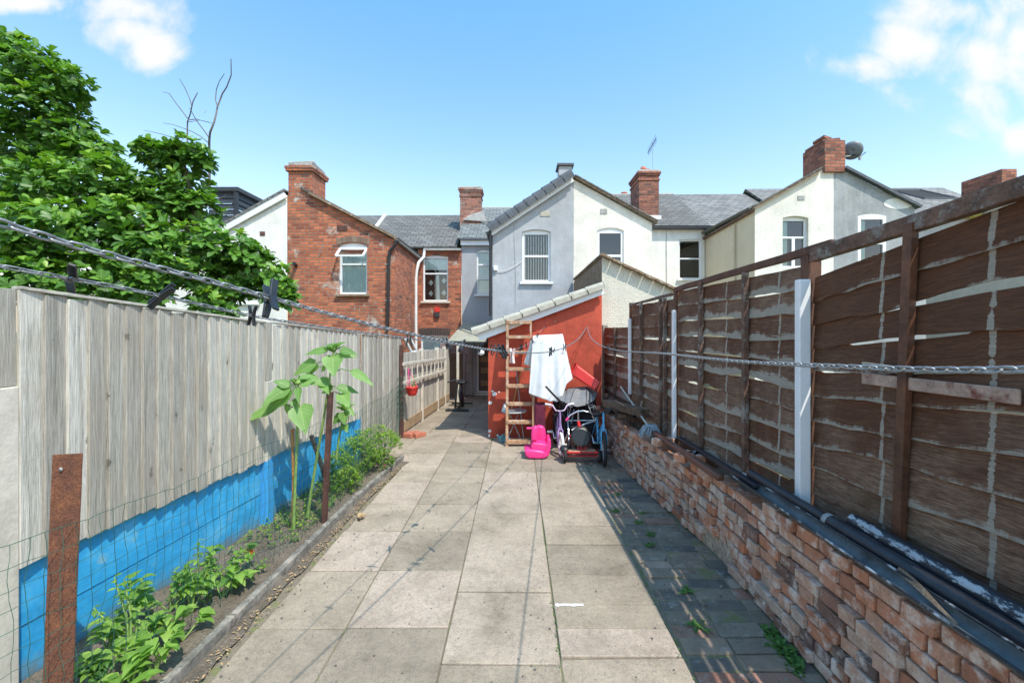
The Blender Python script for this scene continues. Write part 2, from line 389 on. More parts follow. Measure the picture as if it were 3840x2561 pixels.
M_whitepaint=plain('white_paint',(.74,.735,.71),.5,.10,8)
M_darkgreytile=plain('dark_grey_verge_tile',(.085,.095,.11),.6,.25,6,bump=.2)
M_creamtile=plain('cream_verge_tile',(.44,.41,.34),.8,.2,10,bump=.4)
M_browntile=plain('brown_verge_tile',(.24,.16,.10),.85,.4,14,bump=.6,dirt=(.36,.30,.22))
M_lead=plain('lead_cement',(.36,.35,.33),.8,.25,8,bump=.4)
M_blackplastic=plain('black_plastic',(.018,.019,.021),.38,.3,10)
M_blackpipe=plain('black_painted_pipe',(.022,.025,.032),.42,.4,18,bump=.2,dirt=None)
M_pipechip=plain('chipped_black_pipe',(.020,.024,.032),.4,.4,9,bump=.2,dirt=(.55,.57,.60))
M_gutteri=plain('grey_gutter',(.10,.115,.12),.55,.4,5,dirt=(.04,.042,.045))
M_brownpl=plain('brown_gutter',(.11,.045,.028),.4,.4,8)
M_cladding=plain('black_cladding',(.035,.04,.045),.55,.25,6)
M_terracotta=plain('terracotta',(.45,.15,.09),.8,.2,14,bump=.3)
M_steel=plain('galvanised_steel',(.33,.34,.35),.5,.3,60,metal=.6)
M_chrome=plain('chrome',(.72,.73,.74),.18,.1,10,metal=.9)
def m_pipewhite():
    n=N('pipe_peeling_white'); co=n.coord(); x,y,z=n.sep(co); nn=n.sep(n.n('ShaderNodeNewGeometry').outputs['Normal'])
    d=n.math('ADD',n.math('MULTIPLY',nn[0],-.75),n.math('MULTIPLY',nn[2],.66))
    f=n.noise(n.comb(n.math('MULTIPLY',x,9.0),n.math('MULTIPLY',y,3.0),n.math('MULTIPLY',z,9.0)),3,9,.8)
    m=n.ramp(n.math('ADD',d,n.math('MULTIPLY',n.math('SUBTRACT',f,.5),1.6)),[(.93,0),(.99,1)])
    c=n.mix(m,(.022,.026,.034),n.mix(n.noise(co,12,6),(.22,.25,.28),(.50,.52,.54))); n.col(c); n.rough(.42); return n.m
M_pipewhite=m_pipewhite()
def m_rust():
    n=N('rusty_steel'); co=n.coord(); f=n.noise(co,7,10,.8); g=n.noise(co,130,5,.75)
    c=n.ramp(f,[(.3,(.075,.033,.022)),(.5,(.17,.065,.035)),(.7,(.30,.115,.045))])
    c=n.mix(.85,c,n.ramp(g,[(.32,.25),(.5,.9),(.7,1.5)]),'MULTIPLY'); n.col(c); n.rough(.9); n.bump(n.math('ADD',f,g),1.0,.004); return n.m
M_rust=m_rust()
M_rustbrown=plain('brown_rust_angle',(.085,.035,.026),.7,.5,14,bump=.5)
M_wire=plain('green_coated_wire',(.03,.11,.08),.45,.3,20)
M_wood=plain('pale_old_wood',(.44,.25,.14),.8,.3,16,bump=.4,dirt=(.60,.52,.44))
M_darkwood=plain('rotten_timber',(.115,.075,.05),.9,.55,9,bump=1.0)
M_cloth=plain('white_cloth',(.68,.685,.68),.9,.06,6,bump=.5)
M_redpl=plain('red_plastic',(.66,.035,.025),.38,.08,4)
M_pinkpl=plain('pink_plastic',(.86,.045,.26),.32,.06,4)
M_purple=plain('purple_paint',(.46,.30,.58),.3,.1,4)
M_skyblue=plain('light_blue_paint',(.10,.42,.72),.3,.1,4)
M_redpaint=plain('red_paint',(.55,.02,.02),.3,.1,4)
M_tyre=plain('rubber',(.02,.02,.021),.8,.2,20)
M_tyrew=plain('white_rubber',(.70,.69,.66),.7,.1,20)
M_greyfab=plain('grey_mesh_fabric',(.20,.195,.20),.9,.2,30)
M_darkfab=plain('dark_fabric',(.022,.02,.024),.9,.3,20)
M_maroon=plain('maroon_fabric',(.14,.015,.04),.8,.3,8)
M_awn=plain('awning_sheet',(.34,.33,.26),.6,.2,3)
M_door=plain('brown_door_panel',(.10,.05,.03),.5,.3,5)
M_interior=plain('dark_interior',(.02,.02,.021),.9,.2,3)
M_curtain=plain('net_curtain',(.74,.84,.82),.9,.08,5)
M_curtg=plain('pale_green_curtain',(.6,.75,.68),.9,.12,5)
M_blind=plain('blind_strip',(.85,.85,.76),.8,.05,5)
M_straw=plain('grey_mop_strings',(.36,.42,.46),.9,.3,60)
M_foam=plain('yellow_foam',(.55,.45,.10),.9,.3,30,bump=.8)
M_bark=plain('grey_bark',(.20,.175,.145),.95,.4,20,bump=.8)
M_twig=plain('dead_twig',(.17,.15,.14),.9,.3,20)
M_paintlid=plain('grey_table_top',(.40,.42,.42),.5,.2,6)
M_bluerag=plain('blue_rag',(.12,.30,.38),.9,.3,8)
def m_glass():
    n=N('window_glass'); nt=n.nt
    tr=n.n('ShaderNodeBsdfTransparent'); tr.inputs[0].default_value=(.9,.95,.95,1)
    gl=n.n('ShaderNodeBsdfGlossy'); gl.inputs['Roughness'].default_value=.03
    fr=n.n('ShaderNodeFresnel'); fr.inputs[0].default_value=1.5
    mx=n.n('ShaderNodeMixShader'); n.l(n.math('ADD',n.math('MULTIPLY',fr.outputs[0],1.3),.05),mx.inputs[0]); n.l(tr.outputs[0],mx.inputs[1]); n.l(gl.outputs[0],mx.inputs[2])
    n.l(mx.outputs[0],n.out.inputs[0]); return n.m
M_glass=m_glass()
def m_leaf(name,stops,trans=.35,rough=.45,spec=.5):
    n=N(name); t=n.tint(); co=n.coord()
    c=n.ramp(t,stops); c=n.mix(.5,c,n.ramp(n.noise(co,9,4),[(.3,.7),(.65,1.1)]),'MULTIPLY')
    uv=n.sep(n.coord('UV')); ax=n.math('ABSOLUTE',n.math('SUBTRACT',uv[0],.5))
    mid=n.math('LESS_THAN',ax,.035); vn=n.ramp(n.math('SINE',n.math('MULTIPLY',n.math('SUBTRACT',uv[1],n.math('MULTIPLY',ax,.7)),44.0)),[(.86,0),(.97,.35)])
    c=n.mix(n.math('MAXIMUM',n.math('MULTIPLY',mid,.5),vn),c,(.34,.46,.16))
    n.col(c); n.rough(rough); n.b.inputs['Specular IOR Level'].default_value=spec
    tl=n.n('ShaderNodeBsdfTranslucent'); n.l(n.mix(1.0,c,(1.5,1.7,.5),'MULTIPLY'),tl.inputs[0])
    mx=n.n('ShaderNodeMixShader'); mx.inputs[0].default_value=trans
    n.l(n.b.outputs[0],mx.inputs[1]); n.l(tl.outputs[0],mx.inputs[2]); n.l(mx.outputs[0],n.out.inputs[0]); return n.m
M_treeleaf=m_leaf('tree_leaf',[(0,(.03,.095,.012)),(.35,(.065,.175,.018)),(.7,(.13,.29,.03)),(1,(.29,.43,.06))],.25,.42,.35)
M_sunleaf=m_leaf('sunflower_leaf',[(0,(.10,.23,.045)),(1,(.21,.37,.10))],.35,.5)
M_potleaf=m_leaf('bed_plant_leaf',[(0,(.09,.22,.03)),(.5,(.19,.36,.05)),(1,(.32,.48,.10))],.4,.55)
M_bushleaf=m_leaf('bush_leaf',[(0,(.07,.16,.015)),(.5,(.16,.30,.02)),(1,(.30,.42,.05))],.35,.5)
M_weed=m_leaf('weed_leaf',[(0,(.04,.12,.02)),(1,(.10,.24,.04))],.3,.6)
M_stem=plain('green_stem',(.22,.34,.08),.6,.2,8)
M_dry=plain('dry_leaf',(.42,.28,.14),.9,.3,20)
M_orange=plain('orange_petal',(.72,.12,.02),.6,.2,20)
M_pinkpetal=plain('pink_petal',(.75,.30,.28),.6,.1,20)
# ------------------------------------------------------------------ leaves
OV=[(0,.05),(.2,.6),(.5,1),(.75,.75),(1,.0)]
OB=[(0,.08),(.25,.5),(.6,1),(.85,.85),(1,.12)]
HEART=[(0,.35),(.12,.95),(.3,1),(.55,.72),(.8,.33),(1,0)]
def leaf(mb,base,d,up,L,W,prof=OV,droop=.25,fold=.15,tint=.5,wave=0):
    base=Vector(base); d=Vector(d).normalized(); up=Vector(up)
    side=d.cross(up)
    if side.length<1e-4: side=d.cross(Vector((1,0,.1)))
    side.normalize(); nrm=side.cross(d).normalized()
    vs=[];fs=[]
    for i,(t,w) in enumerate(prof):
        c=base+d*L*t*(1-.15*droop*t)-Vector((0,0,1))*droop*L*t*t
        if t==0 and prof is HEART: o=-d*L*.08
        else: o=Vector((0,0,0))
        h=nrm*fold*W*w+nrm*wave*W*math.sin(i*2.4)*.5
        vs+= [c+side*W*w*.5+h+o, c, c-side*W*w*.5+h+o]
    uvs=[(x,t) for t,_ in prof for x in (0,.5,1)]
    for i in range(len(prof)-1):
        a=i*3; fs+=[(a,a+1,a+4,a+3),(a+1,a+2,a+5,a+4)]
    mb.add(vs,fs,tint,uvs,smooth=True)
def rdir(zmin=-1,zmax=1):
    a=rnd.uniform(0,6.283); z=rnd.uniform(zmin,zmax); r=math.sqrt(max(0,1-z*z)); return Vector((r*math.cos(a),r*math.sin(a),z))
#SECTION_SETTING
# ================================================================== THE SETTING
g=MB(); g.add([(-400,-60,-.45),(400,-60,-.45),(400,600,-.45),(-400,600,-.45)],[(0,1,2,3)]); tag(g.build('ground',M_grass),kind='structure')
# neighbours' gardens either side
g=MB(); g.add([(-14,-3,-.03),(-2.3,-3,-.03),(-1.9,7.2,-.03),(-1.75,13,-.3),(-14,13,-.3)],[(0,1,2,3,4)]); tag(g.build('neighbour_garden_ground',M_grass),kind='structure')
g=MB(); g.add([(1.9,-3,.45),(14,-3,.45),(14,13,.2),(1.5,13,.2),(1.5,7.2,.4)],[(0,1,2,3,4)]); tag(g.build('raised_garden_ground',M_grass),kind='structure')
# joint bed below the slabs
g=MB(); g.add([(-2.3,-2.5,-.012),(1.75,-2.5,-.012),(1.6,7.2,-.012),(-1.9,7.2,-.012),(1.6,13.4,-.26),(-1.9,13.4,-.26)],[(0,1,2,3),(3,2,4,5)]); tag(g.build('paving_bed',M_grout),kind='structure')
# --- slabs
g=MB()
def slab(x0,x1,y0,y1,t=None,k=.0038):
    if t is None: t=rnd.random()
    zt=rnd.uniform(-.005,.004); tl=rnd.uniform(-.004,.004)
    a=[(x0+k,y0+k,gz(y0)+zt-tl),(x1-k,y0+k,gz(y0)+zt+tl),(x1-k,y1-k,gz(y1)+zt+tl),(x0+k,y1-k,gz(y1)+zt-tl)]
    a=[(x+rnd.uniform(-.0025,.0025),y+rnd.uniform(-.0025,.0025),z) for x,y,z in a]
    vs=[(x,y,z-.05) for x,y,z in a]+a
    g.add(vs,[(4,5,6,7),(0,1,5,4),(1,2,6,5),(2,3,7,6),(3,0,4,7)],t)
K=F*H
def yv(vsrc): return 1667*H/(vsrc-1236)
c12=[-.4,.2,.77]+[yv(q) for q in (2905,2353,2137,1989.5,1887,1808.5,1751)]
y=c12[-1]
c12=[-.45,.15,.72,1.3,1.9]+[yv(q) for q in (2353,2137,1989.5,1887,1808.5,1751)]
while c12[-1]<6.95: c12.append(c12[-1]+.6)
for i in range(len(c12)-1):
    xa=-.96; xb=-.383
    dx=.0
    slab(xa,xb,c12[i],c12[i+1])
    xl=-1.50+.02*c12[i]
    slab(xl if c12[i]<5.3 else -1.56,xa,c12[i],c12[i+1])
    if c12[i]>5.3: slab(-1.95,-1.56,c12[i],c12[i+1])
c3=[-.7,-.1,.5,1.08,1.63]+[yv(q) for q in (2486.5,2218,2042,1925,1837)]
while c3[-1]<6.9: c3.append(c3[-1]+.58)
for i in range(len(c3)-1):
    slab(-.383,.218,c3[i],c3[i+1],.85 if i in (5,6) else None)
c4=[-.5,.1,.7,1.3,1.62,1.95]+[yv(q) for q in (2463,2355.6,2264,2152,2040,1971.7,1921.6,1832.7,1767)]
while c4[-1]<7: c4.append(c4[-1]+.55)
tt={5:.7,6:.95,7:.3,8:.25,9:.05,10:.5,11:.8,12:.75,13:.6,14:.0}
for i in range(len(c4)-1): slab(.218,.845,c4[i],c4[i+1],tt.get(i))
yy=6.95
while yy<12.9:
    for k in range(3): slab(-1.95+k*.52,-1.95+(k+1)*.52,yy,yy+.58,rnd.uniform(0,.5))
    yy+=.58
slabs=g.build('patio_paving',M_slab,bevel=.006); tag(slabs,kind='structure')
# cement smear in a joint
g=MB()
p0=G(1275,1390); pts=[]
for k in range(13):
    t=k/12; pts.append((p0.x+t*.17, p0.y+.012+.008*nz(t*9,1), .006))
for k in range(12,-1,-1):
    t=k/12; pts.append((p0.x+t*.17, p0.y-.012-.012*nz(t*7,5), .006))
g.add(pts,[tuple(range(len(pts)))],.9); tag(g.build('cement_patch',M_whitepaint),kind='structure')
# --- block path along the wall
g=MB()
def wallx(Y):
    pts=[(-3,1.46),(3.3,1.45),(4.2,1.37),(5.4,1.27),(7.5,1.17)]
    for (a,xa),(b,xb) in zip(pts,pts[1:]):
        if a<=Y<=b: return xa+(xb-xa)*(Y-a)/(b-a)
    return pts[-1][1]
yy=-1.0; row=0
while yy<7.0:
    d=.118+rnd.uniform(-.006,.006); x=.86+(.0 if row%2==0 else .0)+rnd.uniform(-.006,.006)
    for w in (.255,.255,.2):
        w2=w+rnd.uniform(-.012,.012)
        if x+.06>wallx(yy): break
        xe=min(x+w2,wallx(yy)+.03)
        if xe-x>.07:
            zz=rnd.uniform(-.012,.003)
            g.box(x+.004,xe-.004,yy+.004+rnd.uniform(0,.004),yy+d-.004,-.06,zz,rnd.random()**1.2,jit=.004)
        x+=w2
    yy+=d; row+=1
tag(g.build('brick_path',M_paver,bevel=.008),kind='structure')
# --- planting bed soil
g=MB(); nx,ny=14,90; vs=[];fs=[]
for j in range(ny+1):
    Y=.6+(5.75-.6)*j/ny
    for i in range(nx+1):
        xa=XL(Y)-.02; xb=-1.60+.022*max(0,Y-2.3)
        x=xa+(xb-xa)*i/nx
        vs.append((x,Y,.035+.035*nz(x*6,Y*6,1)+.02*nz(x*19,Y*19,2)))
for j in range(ny):
    for i in range(nx): a=j*(nx+1)+i; fs.append((a,a+1,a+nx+2,a+nx+1))
g.add(vs,fs,.5,smooth=True); tag(g.build('soil_bed',M_soil),kind='structure')
# dirt strip along the kerb
g=MB(); vs=[];fs=[]
for j in range(91):
    Y=.6+(5.6-.6)*j/90; xb=-1.58+.022*max(0,Y-2.3)+ .05*max(0,Y-4.4)
    w=.07+.05*nz(Y*4,3)
    for i in range(5): x=xb-.01+(w+.01)*i/4; vs.append((x,Y,.004+.006*(1-i/4)+.003*nz(x*60,Y*60)))
for j in range(90):
    for i in range(4): a=j*5+i; fs.append((a,a+1,a+6,a+5))
g.add(vs,fs,.5); tag(g.build('dirt_strip',M_soil),kind='structure')
# litter of dry leaves and grit: uncountable
g=MB()
for k in range(420):
    Y=rnd.uniform(1.6,5.4); xb=-1.55+.022*max(0,Y-2.3)+ .05*max(0,Y-4.4)
    x=xb+abs(rnd.gauss(0,.045)); L=rnd.uniform(.008,.026)
    leaf(g,(x,Y,.014),rdir(-.1,.15),(0,0,1),L,L*.5,OV,-.1,.3,rnd.random())
tag(g.build('leaf_litter',M_dry),'dry brown leaf litter and grit gathered along the kerb','litter',kind='stuff')
g=MB()
for k in range(5):
    a=k*.62-.9; p=G(822,1192); leaf(g,(p.x,p.y,.016),(math.cos(a),math.sin(a),.12),(0,0,1),.075,.03,OV,-.1,.3,.5)
tag(g.build('fallen_leaf',M_dry),'pale dry lobed leaf lying on the slabs beside the kerb','leaf')
# --- kerb
ke=thing('kerb_edging','weathered concrete edging strip between the planting bed and the slabs','kerb',(-1.6,3,0))
Y=.7; 
while Y<5.6:
    Y2=min(Y+.9,5.7)
    def kx(q): return -1.60+.022*max(0,q-2.3)+ .05*max(0,q-4.4)
    g=MB(); vs=[]
    n=6
    for j in range(n+1):
        q=Y+.006+(Y2-Y-.012)*j/n; x=kx(q)+.003*nz(q*9); zt=.058+.006*nz(q*7,2)
        vs+=[(x-.038,q,-.03),(x-.038,q,zt),(x+.005,q,zt),(x+.005,q,-.03)]
    fs=[]
    for j in range(n):
        a=j*4
        for k in range(3): fs.append((a+k,a+k+1,a+k+5,a+k+4))
    fs+=[(0,1,2,3),(n*4+3,n*4+2,n*4+1,n*4)]
    g.add(vs,fs); g.build('edging_block',M_kerb,ke,bevel=.006)
    Y=Y2
# ================================================================== DRY BRICK WALL
bw=thing('brick_wall','low wall of reclaimed orange and grey bricks stacked without mortar','brick wall',(1.5,3,0))
g=MB()
course=0; z=0.0
while z<.58:
    h=.071; Y=.2+ (0 if course%2 else .11)
    while Y<7.1:
        L=rnd.choice([.215,.105,.105,.105,.13,.16]); x=wallx(Y+L/2)
        bulge=.02*math.sin(z*5)-.03*(z/.6)
        if 3.9<Y<7.2: bulge-=.03*(1 if Y<4.4 else 0)
        top=.60 if Y<2.6 else (.56 if Y<3.6 else (.50 if Y<4.2 else .47))
        if z<top:
            dx=rnd.uniform(-.019,.019)
            missing = (3.0<Y<3.35 and z<.12)
            a=rnd.uniform(-.07,.07)
            tt_=rnd.random()
            if z+h>=top-.03: tt_=rnd.choice([.2,.35,.5,.98,.55,.4])
            if not missing:
                cx=x-bulge*0-.0+.055+dx+.02*(z/.6); cy=Y+L/2
                ca,sa=math.cos(a),math.sin(a)
                g.obox((cx,cy,z+h/2+rnd.uniform(-.002,.002)+.003*nz(Y*2,z)),(.055*ca,.055*sa,0),(-sa*(L/2-.003),ca*(L/2-.003),rnd.uniform(-.005,.005)),(rnd.uniform(-.004,.004),0,h/2-.003-rnd.random()*.003),tt_)
            else: g.obox((x+.13,Y+L/2,z+h/2),(.05,0,0),(0,L/2,0),(0,0,h/2),.0)
        Y+=L+rnd.uniform(.002,.007)
    z+=h+.001; course+=1
# displaced loose bricks along the top
for (u,v,t,rz) in ((1513,1005,.5,.3),(1560,1050,.98,.8),(1585,1062,.0,.5),(1600,1075,.2,1.0)):
    p=PY(u,v,4.3 if u<1550 else 3.75)
    ca,sa=math.cos(rz),math.sin(rz); zz=.585 if u<1550 else .60
    g.obox((p.x+.04,p.y,zz),(.1*ca,.1*sa,0),(-.05*sa,.05*ca,0),(0,0,.032),t)
ob=g.build('brick_courses',M_rbrick,bw,bevel=.0055)
g=MB(); vs=[];fs=[]
for j in range(70):
    Y=.25+6.85*j/69; zt_=(.585 if Y<2.6 else (.54 if Y<3.6 else (.48 if Y<4.2 else .45)))
    for k in range(7):
        z=zt_*k/6-.01; vs.append((wallx(Y)+.033+.012*nz(Y*5,z*9)+.02*(z/.6)-.02*math.sin(z*5)*0,Y,z))
for j in range(69):
    for k in range(6): a=j*7+k; fs.append((a,a+7,a+8,a+1))
g.add(vs,fs,.5); g.build('dirt_filling',plain('old_lime_dirt',(.46,.35,.26),.95,.5,25,bump=1.0),bw)
g=MB(); vs=[];fs=[]
for j in range(60):
    Y=.1+7.2*j/59
    vs+=[(wallx(Y)+.10,Y,-.05),(wallx(Y)+.10,Y,.46 if Y>3.6 else .57),(XR(Y)+.1,Y,.46 if Y>3.6 else .60),(XR(Y)+.1,Y,-.05)]
for j in range(59):
    a=j*4
    for k in range(3): fs.append((a+k,a+k+4,a+k+5,a+k+1))
g.add(vs,fs,.2); o=g.build('soil_bank',M_soil); tag(o,kind='structure')
#SECTION_RIGHTFENCE
# ================================================================== RIGHT FENCE
def waney_panel(y0,y1,z0,z1,mat,nboards,gaps=(),lift=0.0,seed=0,dz=0.0,kf=lambda Y:1.0):
    g=MB(); hgt=(z1-z0)/nboards
    for b in range(nboards):
        zb=z0+b*hgt; zt=zb+hgt+.028; n=44; vs=[];uvs=[];fs=[]; t=rnd.random()
        for j in range(n+1):
            q=j/n; Y=y0+(y1-y0)*q; x=XR(Y)
            s=dz*(q-.5)
            wav=.030*nz(Y*1.7,b*3.7+seed,1)+.010*nz(Y*8,b*5+seed,4)
            gap=0
            for (gb,ga,gc,gh) in gaps:
                if gb==b and ga<q<gc: gap=gh*math.sin(math.pi*(q-ga)/(gc-ga))
            zbot=zb+wav+gap+s; ztop=zt+s+.004*nz(Y*5,b)-(0 if b<nboards-1 else .03) - (.03 if gap_below(gaps,b,q) else 0)
            warp=.006*nz(Y*3,b*2+seed,9)
            zbot=z0+(zbot-z0)*kf(Y); ztop=z0+(ztop-z0)*kf(Y)
            xf=x-.016+warp; xb=x-.001+warp
            vs+=[(xf,Y,zbot),(xb,Y,ztop),(xb+.009,Y,ztop),(xf+.010,Y,zbot)]
            U=Y
            uvs+=[(U,0),(U,1),(U,1),(U,0)]
        for j in range(n):
            a=j*4; fs+=[(a,a+4,a+5,a+1),(a+1,a+5,a+6,a+2),(a+2,a+6,a+7,a+3),(a+3,a+7,a+4,a)]
        fs+=[(0,1,2,3),(n*4+3,n*4+2,n*4+1,n*4)]
        g.add(vs,fs,t,uvs)
    return g
def gap_below(gaps,b,q):
    for (gb,ga,gc,gh) in gaps:
        if gb==b+1 and ga<q<gc: return True
    return False
def batten(p,y,z0,z1,w,mat,lean=0,prot=.035,name='batten',tw=0):
    g=MB(); x=XR(y)
    g.obox((x-.018-prot/2,y,(z0+z1)/2),(prot/2,0,0),(0,w/2,0),(0,lean*(z1-z0)/2,(z1-z0)/2),rnd.random())
    return g.build(name,mat,p,bevel=.003)
def strip_on(p,y,z0,z1,w,name='bare_strip'):
    g=MB(); x=XR(y)-.0265; n=40; vs=[];fs=[]
    for j in range(n+1):
        z=z0+(z1-z0)*j/n; a=w*(.65+.5*abs(nz(z*7,y*3))); c=.006*nz(z*5,y)
        on=1 if nz(z*3.1,y*7)>-.28 else .08
        vs+=[(x,y+c-a/2*on,z),(x-.001,y+c+a/2*on,z)]
    for j in range(n): a=j*2; fs.append((a,a+1,a+3,a+2))
    g.add(vs,fs); return g.build(name,M_bare,p)
def yr(u): return 1.87/((u-CU)/F+.06)
GA=[(9,.35,.98,.03),(8,.30,.85,.02),(7,.05,.4,.016),(6,.45,.7,.014),(4,.5,.95,.014),(2,.1,.4,.012)]
A=thing('wooden_fence','dark brown stained panel of wavy boards nearest the camera on the right','fence panel',(XR(1.7),1.7,.6))
waney_panel(.30,2.56,.46,2.085,M_brownA,11,[(9,.50,.80,.040),(9,.30,.47,.018),(10,.2,.47,.022),(8,.3,.53,.020),(7,.35,.52,.020),(6,.3,.52,.018),(5,.35,.54,.016),(8,.62,.9,.003),(7,.74,.98,.004),(7,.1,.4,.008),(8,.1,.45,.010),(5,.2,.5,.009),(6,.0,.35,.010),(6,.5,.8,.004),(10,.0,.3,.010),(4,.0,.4,.008)],kf=lambda Y:(2.125-.156*(Y-1.56)-.46)/1.625,seed=1).build('slats',M_brownA,A)
batten(A,yr(2095),.66,2.13,.045,M_brownpost,lean=-.045)

Pr=thing('wooden_fence','worn brown panel with broad bare grey streaks, between the wide and the narrow white posts','fence panel',(XR(3.5),3.5,.6))
waney_panel(2.66,4.40,.44,2.045,M_brownB,11,[(10,.1,.5,.012),(7,.3,.95,.014),(9,.75,.98,.012),(6,.55,.95,.010),(9,.3,.75,.012),(8,.1,.9,.010),(5,.55,.9,.014),(3,.7,.98,.02),(2,.05,.35,.012),(6,.2,.5,.01)],seed=22).build('slats',M_brownB,Pr)
for u in (1722,1618): batten(Pr,yr(u),.60,2.08,.042,M_brownworn)

Pc=thing('wooden_fence','worn brown panel with three thin battens beyond the narrow white post','fence panel',(XR(5.1),5.1,.6))
waney_panel(4.50,5.83,.42,1.98,M_brownB,11,[(8,.1,.7,.02),(5,.1,.6,.014),(3,.3,.8,.012)],seed=43).build('slats',M_brownB,Pc)
for u in (1478,1524,1534): batten(Pc,yr(u),.56,2.0,.03,M_brownworn)
Pd=thing('wooden_fence','short low brown panel joining the red shed wall','fence panel',(XR(6.5),6.5,.6))
waney_panel(5.95,7.28,.42,1.70,M_brownB,9,[(6,.1,.9,.02)],seed=67).build('slats',M_brownB,Pd)
batten(Pd,yr(1417),.5,1.7,.03,M_brownworn)
# posts
def fpost(y,z1,label,mat=M_brownpost,w=.07,group=None):
    g=MB(); x=XR(y); g.box(x-.03,x+.05,y-w/2,y+w/2,.35,z1,.5); o=g.build('fence_post',mat,bevel=.004); tag(o,label,'post'); return o
fpost(2.61,2.12,'square brown post behind the wide white strip')
fpost(4.45,2.06,'brown post behind the narrow white strip')
fpost(5.88,2.02,'brown post beside the far white strip')
fpost(7.32,1.74,'pale grey post against the corner of the red wall',M_bare)
# capping rails
def rail(ya,za,yb,zb,label,mat,w=.045,t=.07,off=-.02,name='capping_rail'):
    g=MB(); n=14
    P=[]
    for j in range(n+1):
        q=j/n; Y=ya+(yb-ya)*q; P.append((XR(Y)+off,Y,za+(zb-za)*q+.006*nz(Y*3,za)))
    vs=[];fs=[]
    for j,(x,Y,z) in enumerate(P):
        vs+=[(x-w/2,Y,z-t/2),(x-w/2,Y,z+t/2),(x+w/2,Y,z+t/2),(x+w/2,Y,z-t/2)]
    for j in range(n):
        a=j*4
        for k in range(4): fs.append((a+k,a+4+k,a+4+(k+1)%4,a+(k+1)%4))
    fs+=[(0,1,2,3),(n*4+3,n*4+2,n*4+1,n*4)]
    g.add(vs,fs); o=g.build(name,mat,bevel=.006); tag(o,label,'rail'); return o
rail(.3,2.24,2.55,2.09,'heavy weathered capping rail above the nearest fence panel with peeling stain',M_brownworn,.05,.075)
rail(2.40,2.13,4.46,2.065,'thin dark brown capping rail above the worn middle fence panel',M_brownpost,.03,.05)
rail(4.5,2.03,5.85,1.99,'rough grey capping strip above the third fence panel',M_brownworn,.03,.03)
# white posts
def wpost(u0,u1,vt,vb,Y,label):
    a=PY(u0,vt,Y); b=PY(u1,vb,Y); g=MB()
    g.box(a.x,b.x,Y-.02,Y+.03,b.z,a.z,.5); o=g.build('white_post',M_upvc,bevel=.006); tag(o,label,'post')
wpost(1831,1857,642,1160,2.56,'wide smooth white plastic post strapped to the fence, nearest of three')
wpost(1544,1552,712,1005,4.36,'narrow white strip post in the middle of the fence run')
wpost(1443,1449,732,905,5.80,'short white strip post beside the low far panel')
# nailed patch board on panel A
g=MB()
a=PY(1980,842,1); 
def onR(u,v,off=0):
    Y=(1.87-off)/((u-CU)/F+.06); return PY(u,v,Y)
p1=onR(1980,868,.035); p2=onR(2343,912,.035)
g.bar(p1,p2,.012,.055,(0,0,1)); tag(g.build('patch_board',M_redtimber,bevel=.004),'splintered red and bare wood board nailed across the nearest fence panel','board')
p1=onR(1980,838,.045); p2=onR(2070,850,.045)
g=MB(); g.bar(p1,p2,.012,.03,(0,0,1)); tag(g.build('patch_board',M_bare,bevel=.003),'short bare splinter of board below the red patch board','board')
# ---- pipes and gutters on the wall
def poly(pts,n=8):
    out=[]
    for a,b in zip(pts,pts[1:]):
        for k in range(n): out.append(Vector(a).lerp(Vector(b),k/n))
    out.append(Vector(pts[-1])); return out
a=G(1723,1087,.715); b=G(1915,1203,.70); c=G(2351,1471,.69); d=c+(c-b)*1.1
bp=thing('drain_pipe','long black drainpipe with a socket joint, lying on the brick wall','pipe',a)
g=MB(); g.tube([a,b],.028,14); g.build('upper_length',M_blackpipe,bp)
g=MB(); g.tube([b-(b-a)*.02,c,d],.038,14); g.build('lower_length',M_blackpipe,bp)
dd=(b-a).normalized(); g=MB(); g.tube([b-dd*.05,b-dd*.045,b+dd*.01,b+dd*.012],[.032,.038,.038,.033],14); g.build('socket_collar',M_lead,bp)
a=G(1960,1196,.735); c=G(2351,1418,.725); d=c+(c-a)*1.1
g=MB(); g.tube(poly([a,c,d],6),.037,20); o=g.build('drain_pipe',M_pipewhite); tag(o,'black drainpipe with peeling white paint lying against the fence foot','pipe')
def gutter(a,b,r,mat,name,label,lipmat=None,flip=0):
    t=thing(name,label,'gutter',a)
    a,b=Vector(a),Vector(b); d=(b-a).normalized(); sd=d.cross(Vector((0,0,1))).normalized(); up=sd.cross(d)
    g=MB(); n=10; m=10; vs=[];fs=[]
    for j in range(n+1):
        p=a.lerp(b,j/n)
        for k in range(m+1):
            an=math.pi+math.pi*k/m+flip
            vs.append(p+sd*math.cos(an)*r+up*math.sin(an)*r)
    for j in range(n):
        for k in range(m): q=j*(m+1)+k; fs.append((q,q+1,q+m+2,q+m+1))
    g.add(vs,fs,.5,smooth=True); g.build('trough',mat,t,solid=.004)
    g=MB()
    for s in (-1,1):
        ax=math.cos(flip)*s*r; ay=math.sin(flip)*s*r
        g.tube([a+sd*ax+up*ay,b+sd*ax+up*ay],.005,6)
    g.build('lip',lipmat or mat,t); return t
a=G(1690,1086,.685); b=G(2351,1520,.70); b2=b+(b-a)*.5
gutter(a,b2,.038,M_gutteri,'gutter','long half-round grey gutter with worn black rim lying on the front of the wall',M_pipechip,-.25)
a=G(1500,992,.60); b=G(1655,1097,.66)
g=MB(); g.bar(a,b,.06,.05); t=g.build('gutter_length',M_brownpl,bevel=.02,seg=4); tag(t,'brown plastic gutter length end-on beside the mop','gutter')
a=G(1560,1005,.62); b=G(1738,1116,.68)
